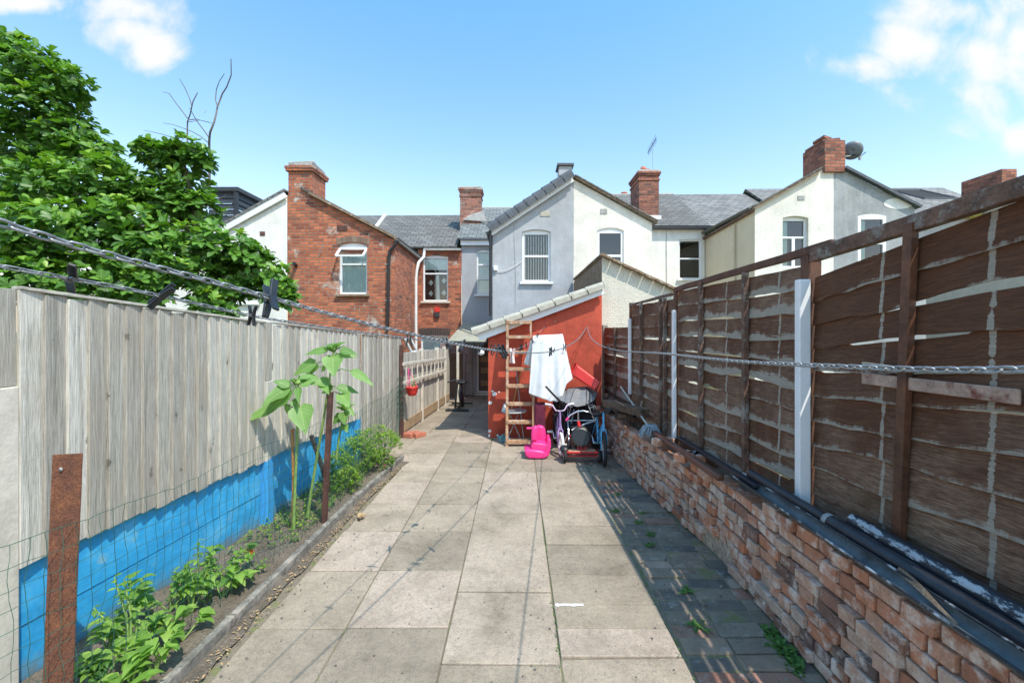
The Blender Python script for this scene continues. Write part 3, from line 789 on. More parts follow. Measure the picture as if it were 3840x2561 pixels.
g=MB(); g.bar(a,b,.05,.03); tag(g.build('timber_length',M_blackpipe,bevel=.006),'dark narrow timber behind the brown gutter length','timber')
g=MB(); a=G(2065,1310,.70); b=G(2200,1430,.68); vs=[];fs=[]
for j in range(13):
    q=j/12; p=a.lerp(b,q); h=.03*math.sin(math.pi*min(1,q*1.0))*(1-q)+.015*(1-q)**3
    vs+=[(p.x,p.y,p.z+h),(p.x-.006*(1-q)-.008,p.y,p.z+h*.3-.006)]
for j in range(12): q=j*2; fs.append((q,q+1,q+3,q+2))
g.add(vs,fs); tag(g.build('torn_strip',M_browntile,solid=.003),'curled torn tan plastic strip sticking up from the gutters','plastic strip')
# ---- mop
hd=G(1492,990,.60); top=PY(1425,888,5.75)
mp=thing('mop','string mop with pale handle resting on the far end of the brick wall','mop',hd)
g=MB(); g.tube([hd+Vector((0,0,.03)),top],.011,8); g.build('handle',M_creamtile,mp)
g=MB()
for k in range(110):
    a=rnd.uniform(0,6.283); r=rnd.uniform(.05,.13); q=hd+Vector((rnd.uniform(-.02,.02),rnd.uniform(-.02,.02),.06))
    e=hd+Vector((math.cos(a)*r,math.sin(a)*r,rnd.uniform(-.06,.0)))
    m_=(q+e)/2+Vector((rnd.uniform(-.02,.02),rnd.uniform(-.02,.02),.035))
    g.tube([q,m_,e],.0045,4,False,rnd.random())
g.build('strings',M_straw,mp)
# ---- timber heap
for k in range(17):
    Y=rnd.uniform(5.25,6.7); x=rnd.uniform(wallx(Y)+.03,XR(Y)-.12); z=.49+.36*rnd.random()*(.4+.6*(Y-5.0)/1.7)
    L=rnd.uniform(.2,.42); an=rnd.uniform(-.7,.9); ti=rnd.uniform(-.15,.2)
    d=Vector((math.sin(an)*.6,math.cos(an),ti)).normalized()
    w,tk=rnd.uniform(.05,.12),rnd.uniform(.02,.05)
    g=MB(); c=Vector((x,Y,z)); sx=d.cross(Vector((0,0,1))).normalized(); up=sx.cross(d); g.obox(c,d*L/2,sx*w/2,up*tk/2)
    tag(g.build('timber_offcut',M_darkwood,bevel=.006),'broken rotten timber in the heap at the far end of the brick wall','timber',group='rotten timber heap')
# big baulk
g=MB(); g.bar(PY(1392,925,5.7),PY(1482,948,4.95),.12,.09); tag(g.build('timber_baulk',M_darkwood,bevel=.01),'thick rotten timber baulk at the bottom of the heap by the mop','timber')
#SECTION_LEFTFENCE
# ================================================================== LEFT FENCE
def left_panel(y0,y1,zb0,zb1,zt0,zt1,mat,label,bwid=.1,rough=.0,capm=True,rsafe=0):
    p=thing('wooden_fence',label,'fence panel',(XL((y0+y1)/2),(y0+y1)/2,0))
    g=MB(); n=round((y1-y0)/bwid)
    for i in range(n):
        a=y0+(y1-y0)*i/n; b=a+(y1-y0)/n+.012
        zb=zb0+(zb1-zb0)*i/n+rnd.uniform(-.010,.010); zt=zt0+(zt1-zt0)*(i+.5)/n+rnd.uniform(-.007,.007)*(1+rough)
        xa=XL(a); xb=XL(b); t=rnd.random(); w1=rnd.uniform(-.002,.002)*(1+2*rough)
        # feather edge: thick edge (near side) stands proud, thin edge tucked behind the next board
        vs=[(xa+.021+w1,a,zb),(xa+.021+w1,a,zt),(xb+.004,b,zt),(xb+.004,b,zb),(xa,a,zb),(xa,a,zt),(xb-.003,b,zt),(xb-.003,b,zb)]
        g.add(vs,[(0,3,2,1),(4,5,6,7),(0,1,5,4),(2,3,7,6),(1,2,6,5),(0,4,7,3)],t)
    g.build('slats',mat,p,bevel=.0018,seg=1)
    if capm:
        g=MB(); a=Vector((XL(y0)+.0,y0,zt0+.012)); b=Vector((XL(y1),y1,zt1+.012)); g.bar(a,b,.05,.016); g.build('capping_strip',M_greyrail,p,bevel=.003)
    g=MB()
    for zz in (.35,.85,):
        zz0=zb0+zz*.9
        g.bar((XL(y0)-.03,y0,zz0),(XL(y1)-.03,y1,zz0),.04,.06)
    g.build('back_rail',M_greywood,p)
    return p
p1=left_panel(2.02,3.72,.585,.565,1.845,1.715,M_greywood,'nearest pale grey vertical-board fence panel above the long blue board')
left_panel(.2,1.9,.585,.585,1.96,1.85,M_greywood2,'darker grey board fence panel at the left edge of the picture')
p2=left_panel(3.84,5.44,.58,.575,1.715,1.615,M_greywood,'middle grey board fence panel behind the sunflowers',.098)
p3=left_panel(5.56,6.98,.04,.0,1.60,1.535,M_greywood2,'farthest tall grey board fence panel, rough and streaked, reaching the ground',.085,1.0)
def gravel(y0,y1,z1,label):
    p=thing('gravel_board',label,'gravel board',(XL((y0+y1)/2),(y0+y1)/2,0)); z=.0; k=0
    for (za,zc) in ((-.04,.288),(.291,z1)):
        g=MB(); n=16; vs=[];fs=[]
        for j in range(n+1):
            Y=y0+(y1-y0)*j/n; x=XL(Y)-.028+.002*nz(Y*3,za)+k*.004
            vs+=[(x,Y,za),(x,Y,zc),(x-.03,Y,zc),(x-.03,Y,za)]
        for j in range(n):
            a=j*4
            for q in range(4): fs.append((a+q,a+4+q,a+4+(q+1)%4,a+(q+1)%4))
        fs+=[(0,1,2,3),(n*4+3,n*4+2,n*4+1,n*4)]
        g.add(vs,fs); g.build('plank',M_blue,p,bevel=.004); k+=1
gravel(2.05,3.72,.60,'long bright blue painted board below the nearest fence panel')
gravel(3.84,5.40,.60,'bright blue painted board behind the sunflower stems')
gravel(.3,1.95,.60,'blue painted board beside the pale post at the left edge')
def cpost(y,z1,label,mat,w=.1,timber=None):
    p=thing('fence_post',label,'post',(XL(y),y,0))
    g=MB(); x=XL(y); g.box(x-.09,x+.022,y-w/2,y+w/2,-.05,z1); g.build('shaft',mat,p,bevel=.006)
    if timber:
        g=MB(); g.box(x-.08,x+.012,y-w/2+.004,y+w/2-.004,z1+.002,timber,.3); g.build('timber_top',M_greywood2,p,bevel=.003)
cpost(1.965,1.41,'wide cream concrete post at the left edge with a timber top',M_conc,.11,1.85)
cpost(3.78,1.23,'concrete post with a blue painted foot between the two fence panels',M_concblue,.09,1.73)
cpost(5.49,1.10,'thin concrete post where the blue boards end',M_concblue,.07,1.62)
# low far fence with concrete posts
def XL2(Y): return -1.83+.028*(Y-7.0)
lf=thing('low_fence','low grey board fence beyond the rusty angle post, tan stained near the ground','fence',(XL2(9),9,0))
g=MB(); Y=7.08; k=0
while Y<11.2:
    b=Y+.11; zt=1.30-.025*(Y-7)+rnd.uniform(-.008,.008); x=XL2(Y); t=rnd.random()
    g.box(x-.012,x+rnd.uniform(0,.006),Y,b-.006,gz(Y)-.02,zt,t); Y=b
g.build('slats',M_greywood,lf,bevel=.002,seg=1)
for (u,vt,vb) in ((968,803,1000),(1004,798,950),(1021,800,930)):
    Y=-1.80*F/(u-CU); 
    Y=(-1.83-.028*7)/((u-CU)/F-.028)
    g=MB(); x=XL2(Y); g.box(x-.05,x+.035,Y-.04,Y+.04,gz(Y)-.02,1.33-.02*(Y-7)); g.build('post',M_conc,lf,bevel=.004)
g=MB()
g.bar((XL2(7.1)+.012,7.1,.12),(XL2(11.1)+.012,11.1,-.0),.02,.16); g.build('tan_board',plain('tan_board',(.36,.25,.15),.85,.3,8),lf)
# white ladder hung sideways
wl=thing('white_ladder','white painted ladder hung sideways along the low fence','ladder',(XL2(8)+.06,8,.95))
def onL2(u,v,off=.07):
    Y=(-1.83-.196+off)/((u-CU)/F-.028); return PY(u,v,Y)
for (va,vb) in ((836,822),(880,850)):
    g=MB(); g.bar(onL2(925,va),onL2(1024,vb),.03,.05); g.build('side_rail',M_conc,wl,bevel=.004)
for k in range(10):
    q=(k+.5)/10; pa=onL2(925,836).lerp(onL2(1024,822),q); pb=onL2(925,880).lerp(onL2(1024,850),q)
    g=MB(); g.tube([pa,pb],.013,8); g.build('rung',M_conc,wl)
# steel posts of the mesh fence
def strip_post(top,bot,w,label,mat,name='mesh_post',fl=.03):
    p=thing(name,label,'post',bot)
    g=MB(); top,bot=Vector(top),Vector(bot); d=(top-bot)
    g.obox((top+bot)/2,(w/2,w*.12,0),(-.0015*.2,.003,0),d/2); g.build('plate',mat,p,bevel=.001)
    if fl:
        g=MB(); c=(top+bot)/2+Vector((w/2,fl/2+.004,0)); g.obox(c,(.002,0,0),(0,fl/2,0),d/2); g.build('flange',mat,p)
    return p
t_=PY(156,1042,1.83); b_=PY(127,1710,1.79); b_.z=-.02
rp=strip_post(t_,b_,.098,'wide rusted orange-brown steel strip post in the near left corner',M_rust,fl=0)
g=MB(); c=PY(140,1077,1.815); g.lathe([(0.0001,0),(.008,0),(.008,.002),(.0001,.002)],c,12,M=Matrix.Rotation(R(90),3,'X')); g.build('washer',M_lead,rp)
t_=PY(757,900,3.74); b_=G(742,1212); b_.z=-.02
strip_post(t_,b_,.035,'tall brown rusted angle post in front of the sunflowers',M_rustbrown,fl=.03)
t_=PY(921,792,6.85); b_=PY(922,1010,6.85); b_.z=0
strip_post(t_,b_,.05,'brown angle-iron post at the end of the tall grey fence',M_rustbrown,fl=.03)
g=MB(); g.bar(G(760,1132,.0),PY(715,1000,4.2),.035,.03); tag(g.build('stake',M_brownworn,bevel=.003),'short leaning dark stake between the sunflower stems','stake')
g=MB(); a=G(672,1225); g.tube([a,PY(674,1100,a.y),PY(671,985,a.y)],[.014,.013,.012],8); tag(g.build('cane',plain('orange_cane',(.42,.19,.05),.7,.45,14)),'orange-brown cane tied beside the left sunflower','cane')
# ---- wire mesh
def mesh_line(pts,h,label,sp=.052,rows=12,seed=0,rad=.0012):
    L=[0]; 
    for a,b in zip(pts,pts[1:]): L.append(L[-1]+(Vector(b)-Vector(a)).length)
    def P(s):
        for i in range(len(pts)-1):
            if s<=L[i+1] or i==len(pts)-2:
                return Vector(pts[i]).lerp(Vector(pts[i+1]),(s-L[i])/(L[i+1]-L[i]))
    g=MB(); nS=int(L[-1]/sp)
    def Q(i,j):
        s=i*sp; p=P(min(s,L[-1])); z=h*(j/(rows-1))
        hh=z*(1+.06*nz(s*1.1,seed))
        return p+Vector((.025*nz(s*3.1,z*4,seed)+.012*nz(s*9,z*9,seed+3), .02*nz(s*4,z*5,seed+7)+.010*nz(s*15,z*13,seed+5), hh+.018*nz(s*3.7,z*6,seed+11)+.01*nz(s*13,z*5,seed+2)))
    for i in range(nS+1): g.tube([Q(i,j*.5) for j in range((rows-1)*2+1)],rad,4,False)
    for j in range(rows): g.tube([Q(i,j) for i in range(nS+1)],rad if j<rows-1 else rad*1.2,4,False)
    o=g.build('wire_fence',M_wire); tag(o,label,'wire fence'); return o
mesh_line([(-1.98,.9,.02),(-1.80,1.83,.02),(-1.66,3.74,.02)],.86,'wavy green wire mesh fence between the wide rusty post and the tall brown post',seed=3)
mesh_line([(-1.66,3.76,.02),(-1.66,5.3,.02),(-1.80,6.82,.02)],.80,'green wire mesh fence running on past the sunflowers to the far angle post',sp=.06,rows=11,seed=31,rad=.0015)
g=MB()
for k in range(9):
    pts=[]; ph=rnd.uniform(0,6); c=Vector((-1.79,6.80,.3))
    for j in range(26): 
        a=ph+j*.9; pts.append(c+Vector((math.cos(a)*rnd.uniform(.03,.08),math.sin(a)*rnd.uniform(.03,.07),j*.026+rnd.uniform(-.02,.02))))
    g.tube(pts,.0016,4,False)
tag(g.build('wire_coil',M_wire),'tangled roll of green wire mesh around the far angle post','wire')
#SECTION_HOUSES
# ================================================================== HOUSES
def arch_rect(x0,x1,z0,z1,rise=.05,n=6):
    pts=[(x0,z0),(x1,z0),(x1,z1-rise)]
    if rise>0:
        for k in range(1,n): 
            q=k/n; pts.append((x1+(x0-x1)*q, z1-rise+rise*4*q*(1-q)))
    pts.append((x0,z1-rise)); return pts
def reveal(g,poly,Y,depth):
    n=len(poly)
    for i in range(n):
        a=poly[i]; b=poly[(i+1)%n]
        g.add([(a[0],Y,a[1]),(b[0],Y,b[1]),(b[0],Y+depth,b[1]),(a[0],Y+depth,a[1])],[(0,1,2,3)])
def add_window(house,poly,Y,split='sash',depth=.09,back='blind',fw=.055,sill=True,sillmat=None,head=True,open_top=False,label=None):
    xs=[p[0] for p in poly]; zs=[p[1] for p in poly]; x0,x1,z0,z1=min(xs),max(xs),min(zs),max(zs)
    zsq=poly[2][1]                       # springing height
    yf=Y+depth
    w=MB()
    w.box(x0,x0+fw,yf-.035,yf+.02,z0,zsq); w.box(x1-fw,x1,yf-.035,yf+.02,z0,zsq)
    w.box(x0+fw,x1-fw,yf-.035,yf+.02,z0,z0+fw); 
    # head piece following the arch
    w.wall([(x0,zsq-fw)]+[(x1,zsq-fw)]+list(poly[2:]),yf-.036)
    w.box(x0+fw,x1-fw,yf-.033,yf+.02,zsq-fw,zsq-.002)
    zm=z0+(zsq-z0)*(.52 if split=='sash' else .62)
    if split in('sash','tophung','tee'): w.box(x0+fw,x1-fw,yf-.04,yf+.02,zm-fw*.45,zm+fw*.45)
    if split=='three':
        for q in (.36,.68): zz=z0+(zsq-z0)*q; w.box(x0+fw,x1-fw,yf-.04,yf+.02,zz-.025,zz+.025)
    if split=='tee': xm=(x0+x1)/2; w.box(xm-.035,xm+.035,yf-.04,yf+.02,z0+fw,zm-fw*.45)
    win=w.build('window',M_upvc,house,bevel=.004)
    if label: win['label']=label
    gsl=MB(); gsl.add([(x0+fw,yf,z0+fw),(x1-fw,yf,z0+fw),(x1-fw,yf,zsq-fw),(x0+fw,yf,zsq-fw)],[(0,1,2,3)])
    gsl.build('pane',M_glass,win)
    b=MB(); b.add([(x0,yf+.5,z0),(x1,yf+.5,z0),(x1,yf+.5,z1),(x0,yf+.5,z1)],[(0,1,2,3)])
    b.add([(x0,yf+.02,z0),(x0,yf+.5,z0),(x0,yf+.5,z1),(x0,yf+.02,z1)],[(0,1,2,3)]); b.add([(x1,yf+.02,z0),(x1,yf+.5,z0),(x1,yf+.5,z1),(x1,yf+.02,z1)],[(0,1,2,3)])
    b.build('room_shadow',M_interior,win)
    if back=='blind':
        b=MB(); n=9
        for k in range(n):
            xc=x0+fw+(x1-x0-2*fw)*(k+.5)/n; b.add([(xc-.014,yf+.03,z0+fw),(xc+.010,yf+.045,z0+fw),(xc+.010,yf+.045,zsq-fw),(xc-.014,yf+.03,zsq-fw)],[(0,1,2,3)])
        b.build('blind',M_blind,win)
    if back in('curtain','side','full'):
        b=MB(); n=40; vs=[];fs=[]
        xa=x0+fw*.5; xb=x1-fw*.5 if back!='side' else x0+(x1-x0)*.33
        for k in range(n+1):
            xx=xa+(xb-xa)*k/n; yy_=yf+.035+.010*math.sin(k*1.9)
            vs+=[(xx,yy_,z0+.02),(xx,yy_,z1-.02 if back!='curtain' else zm+.1)]
        for k in range(n): fs.append((k*2,k*2+2,k*2+3,k*2+1))
        b.add(vs,fs,.5,smooth=True); b.build('curtain',M_curtain if back!='side' else M_curtg,win)
    if sill:
        s_=MB(); s_.box(x0-.06,x1+.06,Y-.07,Y+depth-.036,z0-.055,z0-.001); s_.build('sill',sillmat or M_upvc,house,bevel=.006)
    return win
def gable_house_part(house,poly,Y,holes,mat,name='wall',depth=.09,rev=None):
    g=MB(); g.wall(poly,Y,holes)
    for h in holes: reveal(g,h,Y,depth)
    return g.build(name,mat,house)
def roof_plane(house,a,b,c,d,mat,name='roof',th=.06):
    g=MB(); g.add([a,b,c,d],[(0,1,2,3)]); o=g.build(name,mat,house,solid=th); return o
def chimney(house,x0,x1,y0,y1,z0,z1,mat,corb=True,pots=0,cap=None):
    g=MB(); g.box(x0,x1,y0,y1,z0,z1-.16 if corb else z1)
    if corb:
        g.box(x0-.025,x1+.025,y0-.025,y1+.025,z1-.30,z1-.245)
        g.box(x0-.03,x1+.03,y0-.03,y1+.03,z1-.158,z1-.10); g.box(x0-.055,x1+.055,y0-.055,y1+.055,z1-.098,z1-.03)
    ch=g.build('chimney',mat,house,bevel=.006)
    g=MB(); g.box(x0+.0,x1-.0,y0+.0,y1-.0,z1-.028 if corb else z1+.001,z1+.03,jit=.015); g.build('flaunching',cap or M_lead,ch,bevel=.01)
    for k in range(pots):
        xc=x0+(x1-x0)*(.45+.28*k); yc=(y0+y1)/2+(.18*k)
        g=MB(); g.lathe([(.085,0),(.075,.12),(.078,.16),(.10,.17),(.10,.20),(.082,.205),(.082,.26),(.06,.26),(.06,.1)],(xc,yc,z1+.02),14); g.build('chimney_pot',M_terracotta,ch)
    return ch
def verge_tiles(house,a,b,n,w,h,mat,name='verge_tile',dep=.12,sagg=1):
    a,b=Vector(a),Vector(b); d=(b-a)/n; dn=d.normalized(); up=Vector((0,0,1)); up=(up-dn*up.dot(dn)).normalized()
    for k in range(n):
        c=a+d*(k+.5); g=MB(); 
        t=up*(h*.12)
        m=6; vs=[];fs=[]
        for e,sc in ((-.54,1.0),(.54,.86)):
            for q in range(m+1):
                an=math.pi*q/m*.5
                # quarter round nose: front face curling onto the top
                yy_=-dep*.5*(math.cos(an) if q>0 else 1); zz=h*sc*(.35+.65*math.sin(an))
                vs.append(c+d*e+Vector((0,yy_,0))+up*zz)
            vs.append(c+d*e+Vector((0,dep*1.0,0))+up*h*sc); vs.append(c+d*e+Vector((0,-dep*.5,0))-up*h*.35)
        k1=m+3
        ring=[m+2]+list(range(m+1))+[m+1]
        for i in range(len(ring)-1): fs.append((ring[i],ring[i+1],ring[i+1]+k1,ring[i]+k1))
        fs.append(tuple(ring)); fs.append(tuple(r+k1 for r in ring)[::-1])
        g.add(vs,fs); g.build(name,mat,house,bevel=.006)
# ---------- grey + cream pair, outrigger gable at Y=11.2
YG=11.2; YM=13.0
def XZ(u,v,Y): p=PY(u,v,Y); return (p.x,p.z)
pk=XZ(1317,412,YG); le=XZ(1131,537,YG); re_=XZ(1497,512,YG)
gh=thing('grey_house','grey rendered terraced house with dark grey verge tiles and two white windows','house',(0,YG,-.2))
ge_poly=[(le[0],-.3),(pk[0],-.3),(pk[0],pk[1]),(le[0],le[1])]
w1=arch_rect(*[XZ(1199,650,YG)[0],XZ(1264,650,YG)[0],XZ(0,648,YG)[1],XZ(0,527,YG)[1]],rise=.06)
gable_house_part(gh,ge_poly,YG,[w1],M_greyrender,depth=.10)
add_window(gh,w1,YG,'sash',.10,'blind',.06)
g=MB(); g.wall([(YG,-.3),(YM,-.3),(YM,le[1]),(YG,le[1])],le[0],axis='x'); g.build('side_wall',M_greyrender,gh)
# roof slope of the grey half
roof_plane(gh,(le[0]-.15,YG-.10,le[1]-.02),(pk[0],YG-.10,pk[1]+.06),(pk[0],16,pk[1]+.06),(le[0]-.15,16,le[1]-.02),M_slate3)
a=Vector((le[0]-.05,YG-.14,le[1]+.07)); b=Vector((pk[0]-.04,YG-.14,pk[1]+.06))
g=MB(); 
dn=(b-a).normalized(); 
g.bar(a-Vector((0,-.05,.075)),b-Vector((0,-.05,.075)),.03,.15); g.build('barge_board',M_upvc,gh)
verge_tiles(gh,a,b,9,.2,.17,M_darkgreytile,dep=.16)
g=MB(); q0=XZ(1240,497,YG); q1=XZ(1263,485,YG); g.box(q0[0],q1[0],YG-.015,YG+.02,q0[1],q1[1]); g.build('air_vent',M_creamtile,gh,bevel=.004)
# small rendered stack at the gable top
c0=XZ(1282,412,YG+.5); c1=XZ(1311,390,YG+.5)
g=MB(); g.box(c0[0],c1[0],YG+.3,YG+.75,5.0,c1[1]+.02); ch=g.build('chimney',M_greyrender,gh); g=MB(); g.box(c0[0]-.05,c1[0]+.05,YG+.25,YG+.8,c1[1]+.022,c1[1]+.09); g.build('cap',M_darkgreytile,ch,bevel=.01)
# main rear wall of the grey house
w2=arch_rect(XZ(1094,0,YM)[0],XZ(1127,0,YM)[0],XZ(0,676,YM)[1],XZ(0,572,YM)[1],rise=.05)
xa=XZ(1060,0,YM)[0]; ez=XZ(0,552,YM)[1]
gable_house_part(gh,[(xa,2.0-.15),(pk[0],1.85),(pk[0],ez),(xa,ez)],YM,[w2],M_greyrender,name='rear_wall')
add_window(gh,w2,YM,'three',.09,'full',.05)
g=MB(); g.box(xa-.02,le[0],YM-.10,YM-.02,ez-.16,ez+.02); g.build('fascia',M_upvc,gh)
g=MB(); g.box(xa-.03,le[0],YM-.17,YM-.101,ez-.02,ez+.035); g.build('gutter',M_darkgreytile,gh)
zr=XZ(0,480,16)[1]
roof_plane(gh,(xa-.12,YM-.12,ez+.02),(pk[0],YM-.12,ez+.02),(pk[0],16,zr),(xa-.12,16,zr),M_slate2,name='main_roof')
roof_plane(gh,(xa-.12,16,zr),(pk[0],16,zr),(pk[0],19.2,ez),(xa-.12,19.2,ez),M_slate2,name='back_roof')
g=MB(); g.tube([(xa-.12,16,zr+.02),(pk[0]-.3,16,zr+.02)],.05,8); g.build('ridge',M_lead,gh)
chimney(gh,XZ(1056,0,14.2)[0],XZ(1104,0,14.2)[0],14.2,14.75,4.4,XZ(0,430,14.2)[1],M_brickpale)
# cement flashing at chimney foot
g=MB(); x0=XZ(1062,0,14.15)[0]; x1=XZ(1110,0,14.15)[0]; g.add([(x0,14.15,5.15),(x1+.1,14.15,5.1),(x1+.0,14.19,5.45),(x0+.2,14.19,5.3)],[(0,1,2,3)]); g.build('flashing',M_lead,gh,solid=.05)
# black downpipe at the corner
g=MB(); a=PY(1126,516,YG-.12); b=PY(1126,725,YG-.12); g.tube([a,b],.033,10); g.tube([a+Vector((0,0,-.02)),a+Vector((0,0,.06))],[.035,.065],10); g.build('downpipe',M_blackplastic,gh)
# drainage: ground-floor door wall under the awning (same house)
zd=gz(YM)
dx0,dx1=XZ(1094,0,YM)[0],XZ(1134,0,YM)[0]
g=MB(); hole=[(dx0,zd+.02),(dx1,zd+.02),(dx1,1.80),(dx0,1.80)]
g.wall([(xa,zd-.05),(le[0],zd-.05),(le[0],1.849),(xa,1.849)],YM,[hole]); reveal(g,hole,YM,.08); g.build('ground_floor_wall',M_greyrender,gh)
g=MB(); g.box(dx0,dx0+.06,YM+.03,YM+.08,zd+.02,1.85); g.box(dx1-.06,dx1,YM+.03,YM+.08,zd+.02,1.85); g.box(dx0+.06,dx1-.06,YM+.03,YM+.08,zd+.02,zd+.1)
dr=g.build('door',M_upvc,gh,bevel=.004)
g=MB(); g.box(dx0+.06,dx1-.06,YM+.05,YM+.07,zd+.1,1.85); g.build('panel',M_door,dr)
g=MB(); 
for zz in (.25,.62,.95): g.box(dx0+.12,dx1-.12,YM+.038,YM+.049,zd+zz,zd+zz+.16)
g.build('moulding',plain('door_moulding',(.30,.17,.08),.5,.2,5),dr)
g=MB(); g.box(dx0-.05,dx1+.05,YM-.22,YM-.002,zd-.04,zd+.06); g.build('door_step',M_conc,gh,bevel=.008)
# awning sheet over the side passage
af0=PY(1028,783,11.0); af1=PY(1117,785,11.0); ab1=PY(1122,742,12.95); ab0=PY(1064,742,12.95)
aw=thing('lean_to_canopy','sloping tan sheet canopy over the side passage beside the red shed','canopy',(-1.2,11.5,-.2))
g=MB(); g.add([af0,af1,ab1,ab0],[(0,1,2,3)]); g.build('sheet',M_awn,aw,solid=.02)
g=MB(); g.bar(af0-Vector((0,0,.04)),af1-Vector((0,0,.04)),.04,.06); g.build('front_beam',M_interior,aw)
g=MB(); p=af0+Vector((.25,0,0)); g.box(p.x-.03,p.x+.03,p.y-.03,p.y+.03,gz(11),af0.z-.06); g.build('post',M_conc,aw,bevel=.004)
g=MB(); a=PY(1133,622,YG-.03); b=PY(1198,600,YG-.03); m_=(a+b)/2-Vector((0,0,.10)); g.tube([a,a.lerp(m_,.6)-Vector((0,0,.02)),m_,m_.lerp(b,.5)-Vector((0,0,.015)),b],.007,5); g.build('cable',M_whitepaint,gh)
g=MB(); a=PY(1136,616,YG-.02); g.box(a.x-.03,a.x+.07,YG-.07,YG-.002,a.z-.06,a.z+.05); g.build('junction_box',M_upvc,gh,bevel=.008)
g=MB(); 
for k in range(9): 
    t=k/8
g.tube([PY(1180,516,YG-.012),PY(1181,560,YG-.012),PY(1184,640,YG-.012),PY(1183,700,YG-.012)],.004,4,False); g.build('cable',M_lead,gh)
# ---------- cream house (right half of the pair)
chs=thing('cream_house','cream rendered terraced house with arched white window and brick chimney with clay pots','house',(2.5,YG,-.2))
w3=arch_rect(XZ(1371,0,YG)[0],XZ(1432,0,YG)[0],XZ(0,650,YG)[1],XZ(0,523,YG)[1],rise=.07)
gable_house_part(chs,[(pk[0]+.002,-.3),(re_[0],-.3),re_,(pk[0]+.002,pk[1])],YG,[w3],M_cream,depth=.07)
add_window(chs,w3,YG,'sash',.07,None,.065)
roof_plane(chs,(re_[0]+.1,YG-.08,re_[1]-.02),(re_[0]+.1,16,re_[1]-.02),(pk[0]+.01,16,pk[1]+.06),(pk[0]+.01,YG-.08,pk[1]+.06),M_slate)
a=Vector((pk[0]+.03,YG-.05,pk[1]+.03)); b=Vector((re_[0]+.12,YG-.05,re_[1]-.02)); g=MB(); g.bar(a,b,.10,.045); g.build('verge',M_browntile,chs)
g=MB(); g.bar(a+Vector((0,-.01,.045)),b+Vector((0,-.01,.045)),.12,.03); g.build('tile_edge',M_slate,chs)
q0=XZ(1378,492,YG); q1=XZ(1394,480,YG); g=MB(); g.box(q0[0],q1[0],YG-.012,YG+.02,q0[1],q1[1]); g.build('air_vent',M_lead,chs,bevel=.004)
g=MB(); g.wall([(YG,-.3),(YM,-.3),(YM,re_[1]),(YG,re_[1])],re_[0],axis='x'); g.build('side_wall',M_cream,chs)
# rear wall, window and roof between the outriggers
xe=XZ(1618,0,YM)[0]; ez2=XZ(0,524,YM)[1]
w4=arch_rect(XZ(1559,0,YM)[0],XZ(1611,0,YM)[0],XZ(0,641,YM)[1],XZ(0,550,YM)[1],rise=.0)
gable_house_part(chs,[(re_[0],-.3),(xe,-.3),(xe,ez2),(re_[0],ez2)],YM,[w4],M_white,name='rear_wall')
add_window(chs,w4,YM,'sash',.09,'back',.045)
g=MB(); g.box(re_[0]+.4,xe+.3,YM-.16,YM-.02,ez2-.05,ez2+.02); g.build('gutter',M_blackplastic,chs)
zr2=XZ(0,449,16)[1]
roof_plane(chs,(pk[0],YM-.12,ez2+.02),(5.6,YM-.12,ez2+.02),(5.6,16,zr2),(pk[0],16,zr2-.04),M_slate,name='main_roof')
roof_plane(chs,(pk[0],16,zr2-.04),(5.6,16,zr2),(5.6,19,ez2),(pk[0],19,ez2),M_slate,name='back_roof')
g=MB(); g.tube([(pk[0]+.8,16,zr2-.0),(5.6,16,zr2+.03)],.05,8); g.build('ridge',M_lead,chs)
cc0,cc1=XZ(1467,0,13.4)[0],XZ(1513,0,13.4)[0]
cm=chimney(chs,cc0,cc1,13.4,14.4,4.6,XZ(0,392,13.4)[1],M_brick2,pots=2)
g=MB(); g.box(cc0-.04,cc1+.06,13.36,13.39,4.98,5.1); g.build('flashing',M_whitepaint,chs)
q=PY(1433,448,17); g=MB(); g.lathe([(.10,-.9),(.10,.0),(.13,.02),(.13,.08),(.09,.1)],q,12); g.build('chimney_pot',M_terracotta,chs)
q=PY(1440,470,16.2); g=MB(); g.box(q.x-.35,q.x+.25,16.2,16.6,5.8,q.z+.1); g.build('chimney',M_brick2,chs)
# aerial
ar=thing('tv_aerial','thin television aerial high above the brick chimney with clay pots','aerial',(cc1-.15,13.9,6.6))
tp=PY(1507,318,13.9); bt=PY(1487,352,13.9); ms=PY(1497,345,13.9)
g=MB(); g.tube([PY(1499,390,13.9),PY(1498,328,13.9)],.007,5); g.build('mast',M_steel,ar)
g=MB(); g.tube([tp,bt],.010,5); g.build('boom',M_blackplastic,ar)
g=MB()
for k in range(9):
    p=tp.lerp(bt,.04+.11*k); g.tube([p+Vector((-.06,-.16,.05)),p+Vector((.06,.16,-.05))],.005,4)
g.build('elements',M_blackplastic,ar)
g=MB(); g.tube([PY(1475,500,YM-.02),PY(1472,560,YM-.02),PY(1474,660,YM-.02)],.012,5); g.tube([PY(1530,530,YM-.02),PY(1531,650,YM-.02)],.008,5); g.build('cable',M_lead,chs)
